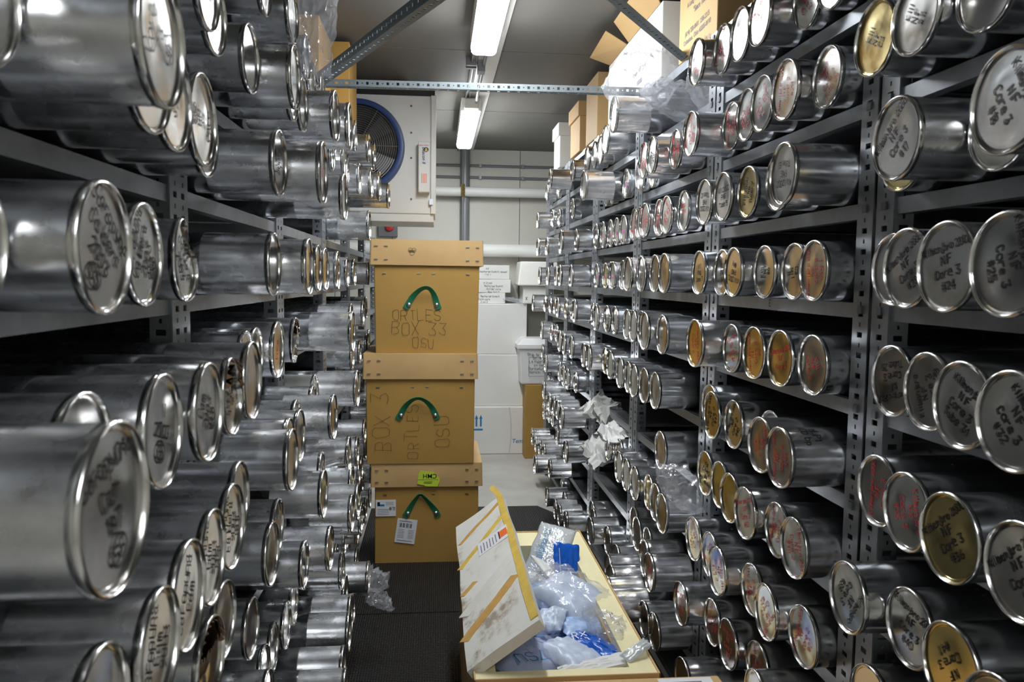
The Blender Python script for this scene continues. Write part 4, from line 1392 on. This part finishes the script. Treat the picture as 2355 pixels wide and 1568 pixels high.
obj('tape', MB().add([(.115, ym + .0006, .0), (.135, ym + .0006, .18), (.13, ym + .0006, .35), (.115, ym + .0006, .49), (.098, ym + .0006, .49), (.118, ym + .0006, .35), (.12, ym + .0006, .18), (.104, ym + .0006, .0)], [(0, 1, 6, 7), (1, 2, 5, 6), (2, 3, 4, 5)]), M['card_cream'], a, fix=False)
plain_box('white_carton', 'plain white carton in the middle of the back stack', .30, .93, 7.96, 8.32, .496, 1.030, 'card_white', 0, .008, group='white cartons at the back')
plain_box('white_carton', 'plain white carton under the three flat white boxes', .30, .92, 7.97, 8.32, 1.032, 1.550, 'card_white', 0, .008, group='white cartons at the back')
for i, (x1, z0, z1, lab, txt) in enumerate(((.700, 1.552, 1.660, 'flat white box, lowest of three, pencilled 2 of 2', ('Recharge Summit', 'Pure core', '2 of 2')),
                                           (.742, 1.662, 1.795, 'flat white box, middle of three, pencilled lines', ('R 23 NO', 'Recharge Summit', 'Outlier core', 'Box 1 of 2')),
                                           (.722, 1.797, 1.942, 'flat white box, topmost of three at the back', ('NIF', 'Recharge Summit, sawed', '1 of 1')))):
    t = plain_box('flat_box', lab, .33, x1, 8.00, 8.36, z0, z1, 'card_white', -.0, .004, group='flat boxes on the back stack')
    t.rotation_euler[2] = (-.02, .06, .10)[i]
    w = (x1 - .33)
    for q, s in enumerate(txt):
        scrawl(t, s, .017, (.03 if len(s) > 9 else -.03, -.1815, (z1 - z0) - .045 - q * .030), mat='ink_grey', w=.0025)
ls = MB().add([(0, 0, 0), (.12, .02, -.01), (.11, .17, -.02), (0, .17, 0)], [(0, 1, 2, 3)])
bag('plastic_sheet', 'scrap of bluish clear film lying on the white cartons', (.80, 8.02, 1.585), (.26, .14, .03), (8, 12, 0), 75, 'film', None, .02, None)
# foam cooler
t = thing('foam_cooler', 'white foam cooler with flared lid beside the flat boxes', 'cooler', (1.03, 8.12, 1.552))
obj('body', MB().box(-.155, .16, -.17, .17, 0, .20), M['styro'], t, bevel=.01)
obj('lid', MB().add([(-.215, -.22, .185), (.22, -.22, .185), (.22, .22, .185), (-.215, .22, .185), (-.185, -.19, .43), (.19, -.19, .43), (.19, .19, .43), (-.185, .19, .43)], [(3, 2, 1, 0), (4, 5, 6, 7), (0, 1, 5, 4), (1, 2, 6, 5), (2, 3, 7, 6), (3, 0, 4, 7)]), M['styro'], t, bevel=.012)
scrawl(t, 'X', .03, (-.12, -.1715, .04), mat='ink', w=.004)
# plastic bin on a brown carton
t = thing('storage_bin', 'white plastic bin with snap lid, marked 1B-10 and Ship to', 'bin', (.99, 7.88, .752))
obj('tub', MB().add([(-.15, -.15, 0), (.15, -.15, 0), (.15, .15, 0), (-.15, .15, 0), (-.172, -.172, .36), (.172, -.172, .36), (.172, .172, .36), (-.172, .172, .36)], [(3, 2, 1, 0), (4, 5, 6, 7), (0, 1, 5, 4), (1, 2, 6, 5), (2, 3, 7, 6), (3, 0, 4, 7)]), M['bin'], t, bevel=.015)
obj('lid', MB().add([(-.192, -.19, .355), (.192, -.19, .355), (.192, .19, .355), (-.192, .19, .355), (-.192, -.19, .40), (.192, -.19, .40), (.192, .19, .40), (-.192, .19, .40), (-.13, -.14, .462), (.15, -.14, .462), (.15, .14, .462), (-.13, .14, .462)],
    [(3, 2, 1, 0), (0, 1, 5, 4), (1, 2, 6, 5), (2, 3, 7, 6), (3, 0, 4, 7), (4, 5, 9, 8), (5, 6, 10, 9), (6, 7, 11, 10), (7, 4, 8, 11), (8, 9, 10, 11)]), M['bin'], t, bevel=.01)
scrawl(t, '1B-10', .030, (.0, -.166, .425), (1, 0, 0), (0, .63, .78), 'ink_grey', .003)
for q, (s, x) in enumerate((('Ship to', -.03), ('Dr. Nat', .03), ('LA Fabric', .01), ('of Vent', .04), ('Dorsoduro', .01), ('Venice, Ita', .02))):
    scrawl(t, s, .024, (x, -.1735, .29 - q * .035), mat='ink', w=.003)
bx = [[(-.075, .275), (.12, .275), (.12, .085), (-.075, .085), (-.075, .275)]]
obj('print', place(ink_mesh(bx, .003), (0, -.1732, 0), (1, 0, 0), (0, 0, 1)), M['ink'], t, fix=False)
for o_ in t.children:
    if o_.name.startswith('handwriting'):
        pass
plain_box('carton', 'plain brown carton standing under the white plastic bin', .885, 1.15, 7.72, 8.05, 0, .750, 'card', 0, .006, cat='cardboard box')

# ------------------------------------------------------------------ evaporator fan unit
t = thing('fan_unit', 'white evaporator unit with blue ringed fan hanging under the ceiling', 'cooling unit', (-.60, 5.50, 2.244))
obj('cabinet', MB().box(-.62, .585, .01, .60, .0, .80), M['white_metal'], t, bevel=.006)
obj('side_flange', MB().box(.555, .590, -.012, .012, .0, .80), M['white_metal'], t, bevel=.003)
obj('drip_tray', MB().box(-.61, .575, .02, .58, -.055, 0), M['white_metal'], t, bevel=.004)
for x in (-.35, .38):
    obj('hanger', MB().box(x - .03, x + .03, .1, .16, .80, CEIL - 2.244), M['conduit'], t)
obj('top_gap_shade', MB().box(-.62, .58, .03, .58, .80, .845), M['dark'], t)  # solid black block standing in for the shade in the gap above the cabinet
FC = Matrix.Translation((.058, -.0, .448)) @ Matrix.Rotation(rad(90), 4, 'Z')
obj('fan_ring', MB().lathe([(.01, .275), (-.045, .275), (-.05, .285), (-.045, .310), (-.01, .318), (.012, .318)], 64, FC), M['fan_blue'], t, smooth=40)
obj('fan_well', MB().lathe([(.008, .27), (.006, .0001)], 48, FC), M['dark'], t)
grl = obj('grille', MB().lathe([(-.040, .055), (-.046, .05), (-.040, .0001)], 24, FC), M['dark'], t)
for k in range(14):
    r = .075 + k * .0145
    mb = MB(); n = 56
    pts = [FC @ Vector((-.038 + .012 * (r / .27) ** 2 - .006, r * math.cos(2 * math.pi * i / n), r * math.sin(2 * math.pi * i / n))) for i in range(n + 1)]
    obj('grille_ring', mb.tube(pts, .0034, 5, False), M['wire'], grl, smooth=60)
for k in range(6):
    a_ = k * math.pi / 3 + .0
    obj('grille_spoke', MB().tube([FC @ Vector((-.046, .05 * math.cos(a_), .05 * math.sin(a_))), FC @ Vector((-.036, .285 * math.cos(a_), .285 * math.sin(a_)))], .003, 5), M['wire'], grl)
hub = obj('fan_motor', MB().lathe([(-.02, .0001), (-.02, .06), (.005, .07)], 24, FC), M['dark'], t, smooth=40)
for k in range(5):
    a_ = k * 2 * math.pi / 5
    ca, sa = math.cos(a_), math.sin(a_)
    bl = [(-.004, .06, -.03), (-.004, .25, -.075), (-.024, .25, .055), (-.022, .06, .03)]
    vs = [FC @ Vector((p[0], p[1] * ca - p[2] * sa, p[1] * sa + p[2] * ca)) for p in bl]
    vs += [v + Vector((0, -.004, 0)) for v in vs]
    obj('fan_blade', MB().add(vs, [(0, 1, 2, 3), (7, 6, 5, 4), (0, 4, 5, 1), (1, 5, 6, 2), (2, 6, 7, 3), (3, 7, 4, 0)]), M['grey_box'], t)
for (x, z) in ((.42, .73), (.42, .10), (.42, .38), (.42, .55), (.3, .62), (.565, .70), (.565, .12)):
    obj('screw', MB().lathe([(-.006, .0001), (-.004, .005), (.012, .007)], 8, Matrix.Translation((x, .0, z)) @ Matrix.Rotation(rad(90), 4, 'Z')), M['grey_box'], t)
cb = obj('control_box', MB().box(.470, .548, -.075, .012, .140, .478), M['white_metal'], t, bevel=.005)
obj('sticker', MB().box(.482, .536, -.0768, -.075, .33, .465), M['label'], cb)
obj('print', place(print_mesh('BUILT WITH', .0115, bold=.0003), (.509, -.0772, .452), (1, 0, 0), (0, 0, 1)), M['ink_red'], cb, fix=False)
obj('logo', MB().lathe([(0, .0001), (0, .0165), (.0006, .0168)], 18, Matrix.Translation((.523, -.0774, .425)) @ Matrix.Rotation(rad(90), 4, 'Z')), M['ink'], cb)
obj('logo_light', MB().add([(.513, -.0780, .413), (.533, -.0780, .413), (.528, -.0780, .436), (.518, -.0780, .436)], [(0, 1, 2, 3)]), M['tape'], cb, fix=False)
obj('print', place(print_mesh('Beacon II', .030, bold=.0006, shear=.2), (.507, -.0773, .386), (0, 0, -1), (1, 0, 0)), M['ink'], cb, fix=False)
for i in range(4):
    obj('print', MB().box(.492 + i * .010, .496 + i * .010, -.0757, -.0752, .20, .265), M['orange'], cb)
obj('latch', MB().box(.545, .570, -.03, .01, .06, .10), M['rivet'], t)

# ------------------------------------------------------------------ services on the back wall
for i, (z, r, lab) in enumerate(((2.705, .050, 'white lagged pipe running level along the back wall, upper'), (2.100, .066, 'white lagged pipe running level along the back wall, lower'))):
    t = thing('lagged_pipe', lab, 'pipe', (0, BACK - .13, z), 0, 'back wall pipes')
    obj('lagging', MB().tube([(-1.9, 0, 0), (2.4, 0, 0)], r, 20), M['pipe_white'], t, smooth=40)
    for x in (-1.2, 1.6):
        obj('bracket', MB().box(x - .02, x + .02, 0, .128, -.02, .02), M['conduit'], t)
t = thing('riser_pipe', 'grey vertical duct pipe behind the level white pipes', 'pipe', (.287, BACK - .055, 0))
obj('pipe', MB().tube([(0, 0, 0), (0, 0, CEIL)], .052, 18), M['conduit'], t, smooth=40)
t = thing('thin_riser', 'thin vertical conduit with brass union in front of the white pipe', 'pipe', (.262, BACK - .245, 0))
obj('conduit', MB().tube([(0, 0, 0.0), (0, 0, CEIL)], .012, 8), M['conduit'], t, smooth=40)
for dz in (-.05, -.017, .017, .05):
    obj('brass_union', MB().tube([(0, 0, 2.705 + dz - .013), (0, 0, 2.705 + dz + .013)], .024, 6), M['brass'], t)
for z in (2.99, 2.868):
    t = thing('wall_conduit', 'thin grey conduit fixed along the back wall, %s of two' % ('upper' if z > 2.9 else 'lower'), 'conduit', (0, BACK - .02, z), 0, 'wall conduits')
    obj('conduit', MB().tube([(-1.9, 0, 0), (2.4, 0, 0)], .014, 8), M['conduit'], t, smooth=40)
    for x in (-.6, .45, .9, 1.5):
        obj('saddle', MB().box(x - .012, x + .012, -.018, .018, -.02, .02), M['conduit'], t)
t = thing('alarm_call_point', 'red alarm button on a dark box on the back wall', 'alarm', (-.515, BACK - .05, 2.23))
obj('backbox', MB().box(-.10, .10, -.0, .05, 0, .18), M['grey_box'], t, bevel=.006)
obj('button', MB().lathe([(-.035, .0001), (-.03, .04), (0, .045)], 20, Matrix.Translation((.02, 0, .10)) @ Matrix.Rotation(rad(90), 4, 'Z')), M['red'], t, smooth=40)

# ------------------------------------------------------------------ things on the rack tops (tier 0)
T0 = TB[0] + BH
def open_carton(name, label, x0, x1, y0, y1, z1, mat, flaps, group=None, lidm=None):
    cx, cy = (x0 + x1) / 2, (y0 + y1) / 2
    t_ = thing(name, label, 'cardboard box', (cx, cy, T0), 0, group)
    obj('body', MB().box(x0 - cx, x1 - cx, y0 - cy, y1 - cy, 0, z1 - T0), M[mat], t_, bevel=.004)
    if lidm:
        obj('lid', MB().box(x0 - cx - .015, x1 - cx + .015, y0 - cy - .015, y1 - cy + .015, z1 - T0 - .09, z1 - T0 + .012), M[lidm], t_, bevel=.005)
    return t_
open_carton('file_box', 'white lidded file box furthest back on top of the right rack', .965, 1.28, 6.25, 6.55, 3.03, 'card_white', False, 'boxes on the right rack top', 'card_white')
open_carton('file_box', 'pale brown lidded file box on the right rack top beside a white one', .985, 1.30, 5.48, 5.86, 3.03, 'card_pale', False, 'boxes on the right rack top', 'card_pale')
open_carton('carton', 'tall brown carton on the right rack top behind the big white carton', .995, 1.35, 4.93, 5.30, 3.10, 'card_pale', False, 'boxes on the right rack top')
t = thing('flap_carton', 'big white carton with open brown flaps on the right rack top', 'cardboard box', (1.20, 4.02, T0), 0, 'boxes on the right rack top')
obj('body', MB().box(-.22, .22, -.56, .52, 0, .33), M['card_white'], t, bevel=.004)
obj('flap', MB().add([(-.22, -.52, .33), (-.22, .06, .33), (-.30, .06, .43), (-.30, -.56, .43), (-.217, -.52, .333), (-.217, .06, .333), (-.297, .06, .433), (-.297, -.56, .433)], [(0, 1, 2, 3), (7, 6, 5, 4), (0, 4, 5, 1), (1, 5, 6, 2), (2, 6, 7, 3), (3, 7, 4, 0)]), M['card_pale'], t)
obj('flap', MB().add([(-.22, .10, .33), (-.22, .50, .33), (-.33, .54, .38), (-.33, .12, .40), (-.217, .10, .333), (-.217, .50, .333), (-.327, .54, .383), (-.327, .12, .403)], [(0, 1, 2, 3), (7, 6, 5, 4), (0, 4, 5, 1), (1, 5, 6, 2), (2, 6, 7, 3), (3, 7, 4, 0)]), M['card_pale'], t)
scrawl(t, 'Power NIF Core 2', .024, (-.2225, -.20, .115), (0, -1, 0), (0, 0, 1), 'ink', .003)
obj('print', MB().box(-.2226, -.2222, -.235, -.145, .062, .082), M['ink_grey'], t)
t = thing('moving_carton', 'tan moving carton with dark telephone print on the right rack top', 'cardboard box', (1.20, 3.045, T0), 0, 'boxes on the right rack top')
obj('body', MB().box(-.20, .20, -.225, .225, 0, .44), M['card_pale'], t, bevel=.004)
for s, sz, y, z in (('A Long Distance', .028, .03, .207), ('"Since 1881"', .034, -.04, .166), ('(614) 258-8431  258-2215', .027, .0, .098), ('Columbus, Ohio 43205-0110', .027, .0, .066)):
    obj('print', place(print_mesh(s, sz, bold=.0004), (-.2012, y, z), (0, -1, 0), (0, 0, 1)), M['ink_grey'], t, fix=False)
open_carton('carton', 'brown carton on the left rack top in front of the fan unit', -1.0, -.50, 4.62, 5.02, 3.13, 'card', False, 'boxes on the left rack top')
open_carton('carton', 'darker brown carton further left on the left rack top', -1.05, -.60, 4.15, 4.58, 3.12, 'card', False, 'boxes on the left rack top')

# ------------------------------------------------------------------ plastic film and paper lying on the racks
bag('wrapped_tube_bag', 'clear plastic bag wrapped over a tube high on the right rack', (.90, 3.48, 2.69), (.28, .30, .26), (0, 0, 8), 81, 'film', None, .05, None)
bag('plastic_bag', 'long clear plastic bag trailing along the top right shelf', (1.04, 3.20, 2.52), (.40, .42, .12), (10, 25, 0), 84, 'film', None, .05, None)
bag('plastic_bag', 'clear plastic bag standing against the post on the top right shelf', (1.06, 2.98, 2.60), (.16, .30, .30), (0, -10, 0), 86, 'film', None, .05, None)
bag('plastic_bag', 'clear crumpled plastic bag hanging at the top of the left rack', (-.365, 2.44, 2.53), (.13, .27, .06), (82, 10, 30), 91, 'film', None, .035, None)
bag('plastic_bag', 'clear plastic scrap between tubes on the left rack', (-.47, 2.96, 2.17), (.22, .12, .09), (0, 20, 0), 95, 'film', None, .03, None)
bag('plastic_bag', 'clear sheet of plastic draped on a middle shelf of the right rack', (.93, 2.84, 1.02), (.16, .22, .12), (20, 35, 25), 99, 'film', None, .03, None)
bag('plastic_bag', 'small clear plastic bag tucked at the end of a low left tube', (-.275, 3.62, .385), (.10, .10, .09), (0, 30, 30), 103, 'film', None, .03, None)
bag('plastic_bag', 'clear plastic scrap hanging below a low left tube over the black mat', (-.265, 3.60, .30), (.14, .10, .05), (5, 25, 10), 107, 'film', None, .025, None)
def crumple(name, label, loc, size, rot, seed):
    o = obj(name, pillow_mesh(size[0], size[1], size[2], seed, .05, 12, .6, .05), M['paper'], None, loc=loc)
    o.rotation_euler = tuple(rad(a) for a in rot)
    return tag(o, label, 'paper', 'crumpled paper on the right rack')
crumple('paper_sheet', 'crumpled white paper nearest the post, upper of the two papered shelves', (1.02, 4.20, .98), (.22, .34, .06), (0, -20, 0), 111)
crumple('paper_sheet', 'crumpled white paper hanging over the edge of the upper papered shelf', (.98, 4.55, 1.04), (.16, .22, .10), (25, -40, 10), 113)
crumple('paper_sheet', 'crumpled white paper on the lower of the two papered shelves', (.98, 4.52, .80), (.20, .34, .08), (10, -25, 0), 117)
